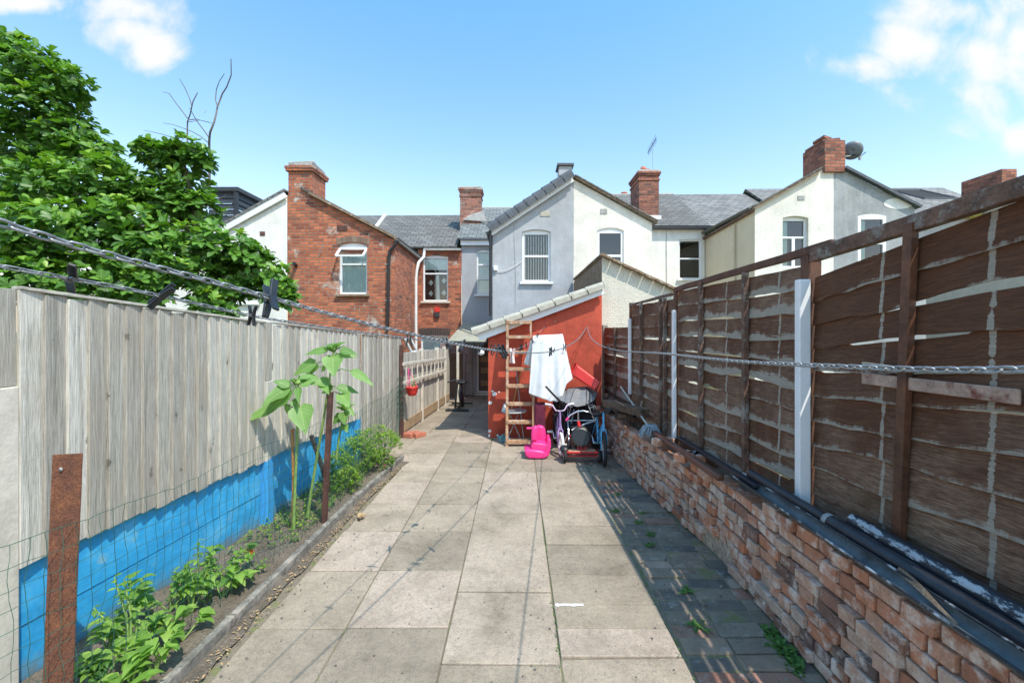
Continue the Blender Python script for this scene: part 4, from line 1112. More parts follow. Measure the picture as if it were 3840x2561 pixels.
# ---------- right pair: cream + grey roughcast, gable at Y=10.3
YR=10.3
pk2=XZ(1905,385,YR); l2=XZ(1733,480,YR); r2=XZ(2100,478,YR)
ra=thing('cream_end_house','cream rendered house on the right with a leaning brick stack and three-light window','house',(6,YR,-.2))
w5=arch_rect(XZ(1797,0,YR)[0],XZ(1856,0,YR)[0],XZ(0,615,YR)[1],XZ(0,496,YR)[1],rise=.05)
sp=XZ(1914,0,YR)[0]
pkl=pk2[1]-.02
gable_house_part(ra,[(l2[0],-.3),(sp,-.3),(sp,pkl),(XZ(1878,0,YR)[0],pkl-.05),(l2[0],l2[1])],YR,[w5],M_cream,depth=.12)
add_window(ra,w5,YR,'tee',.12,'side',.05,sill=False)
g=MB(); g.wall([(YR,-.3),(YM+.1,-.3),(YM+.1,XZ(0,548,YM+.1)[1]),(YR,l2[1])],l2[0],axis='x'); g.build('side_wall',M_ivory,ra)
g=MB(); g.tube([(l2[0]-.05,YR,l2[1]-.03),(l2[0]-.05,YM,4.33)],.045,8); g.build('gutter',M_brownworn,ra)
q=PY(1692,520,11.1); g=MB(); g.tube([(l2[0]-.05,11.2,4.3),(l2[0]-.05,11.2,1.9)],.03,8); g.build('downpipe',M_ivory,ra)
g=MB(); a=Vector((l2[0]-.06,YR-.05,l2[1]+.0)); b=Vector((XZ(1880,0,YR)[0],YR-.05,XZ(0,393,YR)[1])); g.bar(a,b,.10,.05); g.build('verge',M_browntile,ra)
g=MB(); g.bar(a+Vector((0,0,.045)),b+Vector((0,0,.045)),.14,.03); g.build('tile_edge',M_slate,ra)
roof_plane(ra,(l2[0]-.12,YR+.04,l2[1]+.02),(sp,YR+.04,pk2[1]-.06),(sp,16,pk2[1]-.02),(l2[0]-.12,16,l2[1]+.02),M_slate)
q0=XZ(1831,460,YR); q1=XZ(1847,450,YR); g=MB(); g.box(q0[0],q1[0],YR-.012,YR+.02,q0[1],q1[1]); g.build('air_vent',M_lead,ra,bevel=.003)
roof_plane(ra,(5.6,YM-.12,ez2+.02),(8.2,YM-.12,ez2+.02),(8.2,16,zr2+.02),(5.6,16,zr2),M_slate3,name='main_roof')
roof_plane(ra,(5.6,16,zr2),(8.2,16,zr2+.02),(8.2,19,ez2),(5.6,19,ez2),M_slate3,name='back_roof')
rc0,rc1=XZ(1889,0,YR)[0],XZ(1936,0,YR)[0]
g=MB(); g.box(rc0,rc1,YR-.07,YR+.72,pkl-.10,XZ(0,325,YR)[1]); ch=g.build('chimney',M_brick2,ra,bevel=.006)
g=MB(); z=XZ(0,325,YR)[1]+.002
g.obox(((rc0+rc1)/2-.05,YR+.3,z+.03),(.2,0,.02),(0,.32,0),(0,0,.03)); g.obox((rc0+.12,YR+.2,z+.09),(.09,0,-.03),(0,.2,0),(0,0,.03)); g.obox((rc1-.1,YR+.3,z+.10),(.12,0,0),(0,.2,.02),(0,0,.012)); g.build('broken_cap',M_brick2,ch,bevel=.006)
rb=thing('grey_roughcast_house','patchy grey roughcast house half on the right with a tall white window','house',(8,YR,-.2))
w6=arch_rect(XZ(1969,0,YR)[0],XZ(2034,0,YR)[0],XZ(0,625,YR)[1],XZ(0,492,YR)[1],rise=.05)
gable_house_part(rb,[(sp+.002,-.3),(r2[0],-.3),r2,(XZ(1938,0,YR)[0],pkl-.05),(sp+.002,pkl)],YR,[w6],M_roughgrey,depth=.03)
add_window(rb,w6,YR,'sash',.03,'side',.075,sill=False)
g=MB(); a=Vector((XZ(1936,0,YR)[0],YR-.05,XZ(0,387,YR)[1])); b=Vector((r2[0]+.08,YR-.05,r2[1]+.01)); g.bar(a,b,.12,.06); g.build('verge',M_darkgreytile,rb)
roof_plane(rb,(sp,YR+.04,pk2[1]-.06),(r2[0]+.12,YR+.04,r2[1]+.02),(r2[0]+.12,16,r2[1]+.02),(sp,16,pk2[1]-.02),M_slate)
# pale cement patch
g=MB(); c=XZ(2062,468,YR); pts=[(c[0]+.34*math.cos(a*.45)*(1+.3*nz(a*2.0)),c[1]+.13*math.sin(a*.45)*(1+.4*nz(a*3.0,2))) for a in range(14)]
g.wall(pts,YR-.006); g.build('render_patch',M_white,rb)
g=MB(); g.wall([(r2[0]+.002,1.),(13.5,1.),(13.5,ez2),(r2[0]+.002,ez2)],YM); g.build('rear_wall',M_roughgrey,rb)
zr3=XZ(0,433,16)[1]
roof_plane(rb,(8.2,YM-.12,ez2+.02),(15.3,YM-.12,ez2+.02),(15.3,16,zr3),(8.2,16,zr3-.05),M_slate3,name='main_roof')
roof_plane(rb,(8.2,16,zr3-.05),(15.3,16,zr3),(15.3,19,ez2),(8.2,19,ez2),M_slate3,name='back_roof')
k0=PY(2102,443,15.4); k1=PY(2158,458,14.9)
sk=MB(); n_=Vector((0,-.5,.86))
c=(k0+k1)/2; ydir=Vector((0,.86,.5)); 
ff=(16-(YM-.12)); 
def onroof(x,y): return Vector((x,y,ez2+.02+(zr3-.025-ez2)*(y-(YM-.12))/ff+.05))
A_,B_,C_,D_=onroof(13.6,14.9),onroof(14.8,14.9),onroof(14.2,15.7),onroof(13.2,15.7)
sk=MB(); sk.bar(A_,B_,.08,.06); sk.bar(B_,C_,.08,.06); sk.bar(C_,D_,.08,.06); sk.bar(D_,A_,.08,.06); so=sk.build('skylight',M_darkgreytile,rb)
sk=MB(); sk.add([A_,B_,C_,D_],[(0,1,2,3)]); sk.build('pane',M_interior,so)
# satellite dish
sd=thing('satellite_dish','grey satellite dish fixed to the right-hand brick chimney','satellite dish',(rc1+.1,YR+.2,5.8))
c=PY(1957,346,YR+.25)
M_=Matrix.Rotation(R(-28),3,'Y')@Matrix.Rotation(R(62),3,'X')@Matrix.Rotation(R(20),3,'Z')
M_=Matrix.Rotation(R(50),3,'Z')@Matrix.Rotation(R(72),3,'X')
ax=Vector((.55,.72,.42)).normalized(); q_=ax.to_track_quat('Z','Y').to_matrix()
g=MB(); g.lathe([(.001,-.05),(.08,-.045),(.15,-.02),(.21,.0)],c,24,M=q_); g.build('dish',plain('grey_dish',(.17,.19,.21),.5,.1,5),sd,solid=.008)
g=MB(); g.tube([c+Vector((-.02,0,-.1)),c+Vector((.14,-.1,-.16)),c+Vector((.20,-.16,-.10))],.010,6); g.build('arm',M_blackplastic,sd)
g=MB(); e=PY(1974,362,YR+.1); g.tube([e+Vector((0,0,-.05)),e+Vector((0,0,.03))],.03,8); g.build('receiver',M_lead,sd)
g=MB(); g.tube([(rc1,YR+.2,5.72),c+Vector((-.05,0,-.13)),c],.014,6); g.build('bracket',M_steel,sd)
# far right stack behind the fence
fr=thing('distant_chimney','squat red brick chimney just above the fence rail at far right','chimney',PY(2296,420,12))
g=MB(); a=PY(2300,402,12); b=PY(2335,388,12)
g.box(a.x,b.x,12,12.0+1.1,4.2,b.z); g.build('stack',M_brick2,fr,bevel=.006)
for (u,v,y) in ((2268,392,13.0),(2297,390,12.3)):
    p=PY(u,v,y); g=MB(); g.box(p.x+.1,p.x+.22,y,y+.12,b.z+.001,b.z+.09); g.build('pot_stub',M_lead,fr)
# ---------- neighbour's roughcast lean-to right of the red shed
YN=7.45
nl=thing('roughcast_outhouse','cream pebble-dashed outhouse with a sloping brown tiled verge beside the red shed','outhouse',(2,YN,0))
a=XZ(1382,590,YN); b=XZ(1560,672,YN)
g=MB(); g.wall([(a[0],0),(b[0]+.3,0),(b[0]+.3,b[1]-.16),b,a],YN); g.build('wall',M_rough,nl)
g=MB(); g.wall([(YN+.001,0),(11.15,0),(11.15,a[1]-.02),(YN+.001,a[1]-.02)],a[0],axis='x'); g.build('side_wall',M_browntile,nl)
va=Vector((a[0]-.02,YN-.04,a[1]+.03)); vb=Vector((b[0]+.3,YN-.04,b[1]-.13))
g=MB(); n=9
for k in range(n):
    p=va.lerp(vb,k/n); q=va.lerp(vb,(k+1)/n)-(vb-va).normalized()*.012; g.bar(p+Vector((0,0,rnd.uniform(-.006,.006))),q,.13,.045)
g.build('verge',M_browntile,nl,bevel=.008)
roof_plane(nl,(a[0]-.02,YN,a[1]+.05),(b[0]+.32,YN,b[1]-.11),(b[0]+.32,11.15,b[1]-.11),(a[0]-.02,11.15,a[1]+.05),M_browntile,th=.04)
# ---------- red lean-to shed
YS=6.85
sh=thing('red_shed','lean-to shed with red painted rendered wall and cream verge tiles','shed',(.4,YS,0))
sl=XZ(1121,768,YS); sr=XZ(1382,676,YS)
g=MB(); g.wall([(sl[0],-.03),(sr[0],-.03),(sr[0],sr[1]),(sl[0],sl[1])],YS)
g.wall([(YS,-.3),(11.15,-.3),(11.15,sl[1]),(YS,sl[1])],sl[0],axis='x'); g.wall([(YS,-.3),(YN,-.3),(YN,sr[1]),(YS,sr[1])],sr[0],axis='x'); g.build('wall',M_redwall,sh)
ta=PY(1088,764,YS-.05); tb=PY(1384,659,YS-.05)
g=MB(); g.bar(ta+Vector((.07,-.02,-.07)),tb+Vector((0,-.02,-.055)),.03,.115,); g.build('barge_board',M_upvc,sh,bevel=.004)
verge_tiles(sh,ta+Vector((-.0,-.04,.0)),tb+Vector((0,-.04,.0)),8,.2,.085,M_creamtile,dep=.14)
roof_plane(sh,(ta.x,YS-.05,ta.z+.07),(tb.x,YS-.05,tb.z+.07),(tb.x,11.15,tb.z+.07),(ta.x,11.15,ta.z+.07),M_slate3,th=.03)
# paint chips at the lower corner
g=MB()
for (u,v,r) in ((1136,905,.06),(1126,925,.05),(1124,990,.05),(1131,898,.03),(1122,1000,.05),(1146,900,.025)):
    c=XZ(u,v,YS); k=11; pts=[(max(sl[0]+.001,c[0]+r*math.cos(j*6.283/k)*(.5+.8*abs(nz(j*1.3,u)))),max(.005,c[1]+r*.9*math.sin(j*6.283/k)*(.4+.9*abs(nz(j*2.1,v))))) for j in range(k)]
    g.wall(pts,YS-.004)
g.build('bare_patch',M_whitepaint,sh)
for (u,v,r) in ((1275,738,.03),(1205,752,.02),(1360,980,.05),(1300,700,.02)):
    c=XZ(u,v,YS); g=MB(); g.wall([(c[0]+r*math.cos(j*.57)*(.6+.6*abs(nz(j*1.3,u))),c[1]+r*math.sin(j*.57)*(.6+.6*abs(nz(j*1.7,v)))) for j in range(11)],YS-.003); g.build('filler_spot',M_terracotta,sh)
g=MB()
for u in (1250,1348):
    p=PY(u,752,YS); g.torus(p+Vector((0,-.03,0)),.014,.003,Matrix.Rotation(R(90),3,'Y'),12,6); g.tube([p+Vector((0,-.02,0)),p],.004,6)
g.build('wall_hook',M_steel,sh)
# ---------- brick house (left of centre)
YB=10.5
bh=thing('red_brick_house','red brick terraced house with a tall corner stack and an open top-hung window','house',(-3.5,YB,-.2))
bl,br=XZ(660,0,YB)[0],XZ(905,0,YB)[0]
pkz=XZ(0,448,YB)[1]; ebz=XZ(0,551,YB)[1]; kx_=XZ(712,0,YB)[0]
w7=arch_rect(XZ(778,0,YB)[0],XZ(843,0,YB)[0],XZ(0,676,YB)[1],XZ(0,557,YB)[1],rise=.07)
gable_house_part(bh,[(bl,-.3),(br,-.3),(br,ebz),(kx_,pkz),(bl,pkz)],YB,[w7],M_brick,depth=.09)
wn=add_window(bh,w7,YB,'tophung',.09,'full',.05,sillmat=M_browntile)
# the open top light
xs0,xs1=w7[0][0]+.02,w7[1][0]-.02; zt=w7[2][1]-.06; 
hz=.36; th=R(52)
def op(x,d): return Vector((x,YB+.05-d*math.sin(th),zt-d*math.cos(th)))
g=MB(); g.bar(op(xs0,0),op(xs0,hz),.045,.04,(1,0,0)); g.bar(op(xs1,0),op(xs1,hz),.045,.04,(1,0,0)); g.bar(op(xs0,hz),op(xs1,hz),.045,.04); g.bar(op(xs0,.0),op(xs1,.0),.045,.04)
cs=g.build('open_casement',M_upvc,bh,bevel=.003)
g=MB(); g.add([op(xs0,0),op(xs1,0),op(xs1,hz),op(xs0,hz)],[(0,1,2,3)]); g.build('pane',M_glass,cs)
# soldier arch in darker bricks
g=MB(); n=15
for k in range(n):
    q=(k+.5)/n; x=w7[0][0]-.06+(w7[1][0]-w7[0][0]+.12)*q; zc=w7[2][1]+.07*4*q*(1-q)+.08; tl=(q-.5)*.35
    g.obox((x,YB-.004,zc),(.024,0,-.024*tl*.2),(0,.006,0),(.07*tl,0,.07),rnd.random())
g.build('window_arch',tinted('arch_brick',[(0,(.22,.14,.10)),(1,(.34,.24,.18))],.9,30,.4),bh,bevel=.003)
q0=XZ(776,528,YB); q1=XZ(788,518,YB); g=MB(); g.box(q0[0]-.02,q1[0]+.1,YB-.012,YB+.02,q0[1]-.02,q1[1]); g.build('air_brick',M_brownpl,bh)
# side wall with gutter
SB=13.05
g=MB(); g.wall([(YB,-.3),(SB,-.3),(SB,ebz-.02),(YB,ebz-.02)],br,axis='x'); g.build('side_wall',M_brick,bh)
g=MB(); g.tube([(br+.05,YB-.05,ebz+.01),(br+.05,SB,ebz-.03)],.045,8); g.build('gutter',M_lead,bh)
roof_plane(bh,(br+.1,YB-.05,ebz+.02),(br+.1,16,ebz+.02),(kx_-.2,16,pkz+.16),(kx_-.2,YB-.05,pkz+.16),M_slate,th=.05)
g=MB(); a=Vector((kx_,YB-.05,pkz+.03)); b=Vector((br+.08,YB-.05,ebz+.02)); g.bar(a,b,.11,.05); g.build('verge',M_browntile,bh)
# corner stack: face continues up
c0,c1=XZ(662,0,YB)[0],XZ(716,0,YB)[0]
g=MB(); g.box(c0,c1,YB-.003,YB+.75,pkz-.05,XZ(0,394,YB)[1]); 
zz=XZ(0,394,YB)[1]
g.box(c0-.05,c1+.05,YB-.05,YB+.8,zz+.001,zz+.06); g.box(c0-.065,c1+.065,YB-.065,YB+.815,zz+.061,zz+.12)
ch=g.build('chimney',M_brick,bh,bevel=.006)
g=MB(); g.box(c0,c1,YB-.01,YB+.75,zz+.131,zz+.24,jit=.02); g.build('flaunching',M_lead,ch,bevel=.02)
g=MB(); g.lathe([(.07,0),(.07,.09),(.03,.12)],(c1-.12,YB+.3,zz+.24),10); g.build('pot_stub',M_lead,ch)
# downpipes
g=MB(); p=PY(897,562,YB-.05); g.tube([PY(914,553,YB-.06),PY(905,566,YB-.06),PY(895,575,YB-.06),PY(893,600,YB-.06),PY(890,760,YB-.06)],.036,10); g.build('downpipe',M_blackplastic,bh)
g=MB(); x=br+.09; 
a=PY(962,600,12.6); g.tube([PY(975,572,12.9),PY(973,590,12.9),PY(961,603,12.6),PY(957,620,12.6),PY(955,640,12.6),PY(955,800,12.6)],.042,10); g.build('soil_pipe',M_whitepaint,bh)
g=MB(); g.tube([PY(742,560,YB-.10),PY(732,590,YB-.02)],.008,5); g.build('wall_pin',M_lead,bh)
g=MB(); p=PY(680,610,YB); g.tube([p,p+Vector((.02,-.16,.03))],.045,10); g.build('flue_pipe',M_blackplastic,bh)
g=MB()
for vv in (607,760,690): p=PY(891,vv,YB-.05); g.bar(p+Vector((-.08,0,0)),p+Vector((.08,0,0)),.012,.02)
g.build('pipe_clip',M_lead,bh)
# main rear brick wall
xa2=br; xb2=xa-.004; ez3=XZ(0,572,YM)[1]
w8=arch_rect(XZ(971,0,YM)[0],XZ(1029,0,YM)[0],XZ(0,692,YM)[1],XZ(0,586,YM)[1],rise=.04)
w9=arch_rect(XZ(966,0,YM)[0],XZ(1030,0,YM)[0],XZ(0,808,YM)[1],XZ(0,768,YM)[1],rise=.02)
gable_house_part(bh,[(xa2,-.3),(xb2,-.3),(xb2,ez3),(xa2,ez3)],YM,[w8,w9],M_brick,name='rear_wall')
add_window(bh,w8,YM,'tophung',.09,'back',.045,sillmat=M_conc)
add_window(bh,w9,YM,'none',.09,'full',.05,sill=False)
# patterned net in the dark lower pane of the rear window
g=MB()
x0,x1,z0=w8[0][0]+.05,w8[1][0]-.05,w8[0][1]+.06
for (fx,fz) in ((.25,.55),(.25,.2),(.85,.62),(.85,.22)):
    cx=x0+(x1-x0)*fx; cz=z0+.9*fz; g.add([(cx,YM+.13,cz-.09),(cx+.07,YM+.13,cz),(cx,YM+.13,cz+.09),(cx-.07,YM+.13,cz)],[(0,1,2,3)])
g.add([(x0+(x1-x0)*.5,YM+.132,z0),(x0+(x1-x0)*.66,YM+.132,z0),(x0+(x1-x0)*.62,YM+.132,z0+.8),(x0+(x1-x0)*.5,YM+.132,z0+.8)],[(0,1,2,3)])
g.build('patterned_curtain',M_curtain,bh)
g=MB(); g.add([(w8[0][0]+.04,YM+.12,w8[0][1]+.93),(w8[1][0]-.04,YM+.12,w8[0][1]+.93),(w8[1][0]-.04,YM+.12,w8[2][1]-.03),(w8[0][0]+.04,YM+.12,w8[2][1]-.03)],[(0,1,2,3)]); g.build('half_curtain',M_curtain,bh)
g=MB(); n=14
for k in range(n):
    q=(k+.5)/n; x=w9[0][0]-.05+(w9[1][0]-w9[0][0]+.1)*q; g.obox((x,YM-.004,w9[2][1]+.02*4*q*(1-q)+.09),(.028,0,0),(0,.006,0),(.03*(q-.5),0,.10),rnd.random()*.4)
g.build('window_arch',tinted('blue_brick',[(0,(.07,.06,.06)),(1,(.14,.11,.10))],.9,30,.4),bh,bevel=.003)
g=MB(); p=PY(998,706,YM-.06); q=PY(1009,728,YM-.06); g.box(p.x,q.x,YM-.08,YM-.001,(p.z+q.z)/2,p.z); ab=g.build('alarm_box',M_redpl,bh,bevel=.01)
g=MB(); g.box(p.x+.01,q.x-.01,YM-.075,YM-.001,q.z,(p.z+q.z)/2-.002); g.build('base',M_cladding,ab)
g=MB(); g.box(xa2+.2,xb2,YM-.14,YM-.02,ez3-.06,ez3+.0); g.build('gutter',M_lead,bh)
zr0=XZ(0,497,16)[1]; xm=XZ(868,0,14.5)[0]
roof_plane(bh,(-4.45,YM-.12,ez3+.02),(xa-.13,YM-.12,ez3+.02),(xa-.13,16,zr0+.02),(-4.75,16,zr0),M_slate,name='main_roof')
roof_plane(bh,(-4.75,16,zr0),(xa-.13,16,zr0+.02),(xa-.13,19,ez3),(-4.75,19,ez3),M_slate,name='back_roof')
g=MB(); g.bar((-4.5,YM-.1,ez3+.09),(-4.75,16,zr0+.06),.10,.06); g.build('roof_seam',M_whitepaint,bh)
# open side window of the brick house near the fence
oc=thing('open_casement_window','small white window sash standing open above the low fence','window',PY(940,790,9.6))
pa=[PY(930,778,9.2),PY(943,777,9.3),PY(957,805,9.5),PY(945,808,9.4)]
g=MB()
for i in range(4): g.bar(pa[i],pa[(i+1)%4],.03,.03)
g.build('frame',M_upvc,oc); g=MB(); g.add(pa,[(0,1,2,3)]); g.build('pane',M_glass,oc)
# ---------- white house, far left of the brick one
wh=thing('white_house','white rendered house behind the leafy tree with a white barge board','house',(-7,YB,-.2))
wl0=-9.6; zl=pkz-(bl-wl0)*.55
w10=arch_rect(XZ(533,0,YB)[0],XZ(592,0,YB)[0],XZ(0,695,YB)[1],XZ(0,600,YB)[1],rise=0)
gable_house_part(wh,[(wl0,-.3),(bl-.004,-.3),(bl-.004,pkz),(wl0,zl)],YB,[w10],M_white)
add_window(wh,w10,YB,'sash',.09,'full',.05)
g=MB(); g.bar((wl0,YB-.06,zl+.0),(bl-.02,YB-.06,pkz),.04,.16); g.build('barge_board',M_upvc,wh)
roof_plane(wh,(wl0,YB-.1,zl+.1),(bl-.02,YB-.1,pkz+.1),(bl-.02,16,pkz+.1),(wl0,16,zl+.1),M_slate3,th=.05)
q0=XZ(597,532,YB); g=MB(); g.box(q0[0],q0[0]+.12,YB-.01,YB+.02,q0[1]-.1,q0[1]); g.build('air_brick',M_brownpl,wh)
roof_plane(wh,(-13.5,YM-.12,ez3+.02),(-4.47,YM-.12,ez3+.02),(-4.77,16,zr0),(-13.5,16,zr0),M_slate,name='main_roof')
roof_plane(wh,(-13.5,16,zr0),(-4.77,16,zr0),(-4.77,19,ez3),(-13.5,19,ez3),M_slate,name='back_roof')
g=MB(); g.wall([(-13.5,-.3),(wl0,-.3),(wl0,ez3),(-13.5,ez3)],YM); g.build('rear_wall',M_white,wh)
# black clad dormer
dm0=PY(480,434,12.5); dm1=PY(543,432,12.5)
g=MB(); n=10; zb_=3.9; zt_=dm1.z
for k in range(n):
    za=zb_+(zt_-.12-zb_)*k/n; zc=zb_+(zt_-.12-zb_)*(k+1)/n
    g.add([(dm0.x,12.46,za),(dm1.x,12.46,za),(dm1.x,12.5,zc),(dm0.x,12.5,zc)],[(0,1,2,3)])
    g.add([(dm1.x+.04,12.5,za),(dm1.x+.04,14.6,za),(dm1.x,14.6,zc),(dm1.x,12.5,zc)],[(0,1,2,3)])
dmo=g.build('dormer',M_cladding,wh)
g=MB(); g.box(dm0.x-.1,dm1.x+.1,12.4,14.7,zt_-.11,zt_+.0); g.build('flat_roof',M_cladding,dmo)
g=MB(); g.box(dm1.x-.03,dm1.x+.05,12.42,12.52,zb_,zt_-.11); g.build('corner_trim',M_blackplastic,dmo)
# ridge pots behind the brick house
g=MB()
for k in range(4):
    p=PY(812+k*6,498,16.2); g.lathe([(.09,-.3),(.09,.0),(.05,.02)],p+Vector((0,.2,.0)),8)
g.build('ridge_tile',M_terracotta,bh)
# ---------- outbuilding beyond the near right fence
ob_=thing('neighbour_lean_to','glazed lean-to roof with black gutter and yellow foam beyond the right fence','lean-to',(3.2,2.5,.4))
X_=2.9
def onX(u,v): 
    Y=X_*F/(u-CU); return PY(u,v,Y)
e0=onX(2126,520); e1=onX(2420,428); e1.z=e0.z+.03
g=MB(); g.wall([(e1.y,.3),(e0.y,.3),(e0.y,e0.z-.02),(e1.y,e1.z-.02)],X_,axis='x'); g.build('wall',M_ivory,ob_)
g=MB(); g.bar(e0+Vector((-.04,0,-.07)),e1+Vector((-.04,0,-.07)),.02,.12); g.build('fascia',M_cream,ob_)
g=MB(); g.bar(e0+Vector((-.06,0,.01)),e1+Vector((-.06,0,.01)),.06,.03); g.build('gutter',M_blackplastic,ob_)
roof_plane(ob_,(X_-.04,e1.y,e1.z+.04),(X_-.04,e0.y,e0.z+.04),(X_+1.6,e0.y,e0.z+.50),(X_+1.6,e1.y,e1.z+.50),M_slate2,th=.03)
g=MB(); g.wall([(X_,.3),(X_+1.6,.3),(X_+1.6,e0.z+.5),(X_,e0.z)],e0.y); g.build('end_wall',M_ivory,ob_)
g=MB()
for k in range(16):
    p=onX(2255+rnd.uniform(-22,22),488+rnd.uniform(-6,8)); g.lathe([(.001,-.03),(.025,-.015),(.03,.0),(.02,.02),(.001,.03)],p+Vector((-.09,0,0)),8)
g.build('foam_lump',M_foam,ob_)
#SECTION_CLUTTER
# ================================================================== THINGS IN THE YARD
def PYo(zx,zy,Y):                  # point read off the close-up of the clutter
    return PY((1700+zx/2.413)/1.6333,(1150+zy/2.413)/1.6333,Y)
# wooden ladder
ld=thing('wooden_ladder','old paint-spotted wooden ladder leaning against the red wall','ladder',(0,6.35,0))
lb=G(1164,1024); lt=PY(1163.5,735,6.70)
def lp(q,x): 
    p=lb.lerp(lt,q); return Vector((x,p.y,p.z))
xL=lb.x; xR=xL+.35
g=MB(); g.obox((lp(0,xL)+lp(1,xL))/2,(.019,0,0),(0,.035,.004),(lp(1,xL)-lp(0,xL))/2); g.build('side_rail',M_wood,ld,bevel=.003)
g=MB(); g.obox((lp(.0,xR)+lp(.42,xR))/2+Vector((.03,0,0)),(.016,0,0),(0,.035,.004),(lp(.42,xR)-lp(0,xR))/2); g.build('side_rail',M_wood,ld,bevel=.003)
g=MB(); g.obox((lp(.38,xR)+lp(1,xR))/2,(.014,0,0),(0,.035,.004),(lp(1,xR)-lp(.38,xR))/2); g.build('side_rail',M_wood,ld,bevel=.003)
for vz in (142,277,412,563,714,876,1042,1218):
    v=(1150+vz/2.413)/1.6333; q=(lb.z-0); 
    # find q with this picture row
    best=min((abs((CV-(lp(t/200,0).z-H)*F/lp(t/200,0).y)-v),t/200) for t in range(201))[1]
    p=lp(best,(xL+xR)/2); g=MB(); w=.18 if best>.42 else .195
    g.obox(p+Vector((0 if best>.42 else .015,-.005,0)),(w,0,0),(0,.045,0),(0,0,.023)); g.build('rung',M_wood,ld,bevel=.003)
# white cloth over a clothes stand
def cloth():
    n,m=40,44; mb=MB(); vs=[];fs=[]
    tl,tr=PYo(722,262,6.42),PYo(990,248,6.42); bl_,br_=PYo(678,790,6.25),PYo(1060,640,6.2)
    for j in range(m+1):
        q=j/m
        for i in range(n+1):
            s=i/n
            a=tl.lerp(tr,s); 
            lowz=[(0,.790),(.25,.82),(.5,.86),(.58,.85),(.62,.86),(.72,.82),(.85,.70),(1,.66)]
            for (s0,z0),(s1,z1) in zip(lowz,lowz[1:]):
                if s0<=s<=s1: zz=z0+(z1-z0)*(s-s0)/(s1-s0)
            xlow=678+ (1085-678)*s if s<1 else 1085
            b=PYo(xlow,zz*1000,6.28)
            xx=a.lerp(b,q**(.9))
            fo=.018*math.sin(s*13+1.2*q)*q+.006*math.sin(s*31+q*2)*q+.024*math.sin(s*6+.5+.5*q)*q+.008*nz(s*3,q*2)+.003*nz(s*9,q*6)+.012*max(0,1-abs(s-.72-.25*(1-q))*9)*(q>.35)
            xx.y+=fo*1.6 -.02*q; xx.x+=.010*math.sin(s*17+q*2)*q
            if q<.03: xx.y+=.02
            vs.append(xx)
    for j in range(m):
        for i in range(n): a=j*(n+1)+i; fs.append((a,a+1,a+n+2,a+n+1))
    mb.add(vs,fs,.5,smooth=True)
    # flap that falls behind to the left
    n2=10; vs=[];fs=[]
    A0,A1=PYo(700,310,6.50),PYo(760,265,6.5); B0,B1=PYo(636,520,6.52),PYo(740,560,6.52)
    for j in range(n2+1):
        for i in range(n2+1):
            p=A0.lerp(A1,i/n2).lerp(B0.lerp(B1,i/n2),j/n2); p.y+=.01*math.sin(i*1.3); vs.append(p)
    for j in range(n2):
        for i in range(n2): a=j*(n2+1)+i; fs.append((a,a+1,a+n2+2,a+n2+1))
    mb.add(vs,fs,.5,smooth=True)
    return mb
o=cloth().build('white_cloth',M_cloth,solid=.003); tag(o,'large white cloth hung over a wooden stand in front of the red wall','cloth')
st=thing('clothes_stand','wooden folding stand under the white cloth','stand',(.3,6.5,0))
for (zx0,zx1,yf) in ((730,720,6.40),(980,960,6.42)):
    g=MB(); p=PYo(zx0,275,6.45); q=Vector((PYo(zx1,1000,yf-.1).x,yf-.1,0)); g.bar(p,q,.03,.02,(0,1,0)); g.build('leg',M_wood,st,bevel=.002)
g=MB(); g.tube([PYo(722,268,6.455),PYo(990,254,6.455)],.010,8); g.build('top_rail',M_wood,st)
# red bin tipped over
rbn=thing('red_bin','bright red plastic bin lying tilted on top of the clutter beside the white cloth','bin',PYo(1190,620,6.4))
a=PYo(1080,562,6.44); b=PYo(1292,712,6.26); d=(b-a).normalized(); up=Vector((0,0,1)); sx=d.cross(Vector((0,1,0))).normalized(); sy=Vector((0,1,0))
def ring(c,w,h,k=5,r=.35):
    out=[]
    for qd in range(4):
        for j in range(k+1):
            an=math.pi/2*(qd+j/k); ex,ey=math.cos(an),math.sin(an)
            cx=(1 if qd in(0,3) else -1)*w*(1-r); cy=(1 if qd in(0,1) else -1)*h*(1-r)
            out.append(c+sx*(cx+ex*w*r)+sy*(cy+ey*h*r))
    return out
g=MB(); rs=[ring(a,.085,.10),ring(b,.072,.08,)]; n=len(rs[0]); fs=[(i,(i+1)%n,n+(i+1)%n,n+i) for i in range(n)]; fs.append(tuple(range(n,2*n)))
g.add(rs[0]+rs[1],fs); g.build('body',M_redpl,rbn,solid=.004)
g=MB(); rr=ring(a,.090,.106); g.tube(rr+[rr[0]],.008,6,False); g.build('rim',M_redpl,rbn)
# ---- pushchair behind the bikes
pc=thing('pushchair','folded pushchair with grey mesh canopy behind the children\'s bikes','pushchair',(.95,6.25,0))
apex=PYo(1185,730,6.25)
rim=[PYo(x,y,yy) for x,y,yy in ((925,800,6.3),(975,850,6.1),(1050,885,5.98),(1120,905,5.95),(1200,890,5.98),(1270,850,6.1),(1300,800,6.3))]
tops=[PYo(x,y,yy) for x,y,yy in ((985,770,6.5),(1040,735,6.45),(1110,728,6.4),(1160,725,6.4),(1205,722,6.4),(1245,740,6.45),(1290,775,6.5))]
g=MB(); vs=[];fs=[]; m=8
for i in range(7):
    for j in range(m+1):
        q=j/m; p=rim[i].lerp(tops[i],q); p+=Vector((0,-.04,.035))*math.sin(math.pi*q)*(.3 if i%2 else 1); vs.append(p)
for i in range(6):
    for j in range(m): a=i*(m+1)+j; fs.append((a,a+m+1,a+m+2,a+1))
g.add(vs,fs,.5,smooth=False); cn=g.build('canopy',M_greyfab,pc,solid=.003)
g=MB()
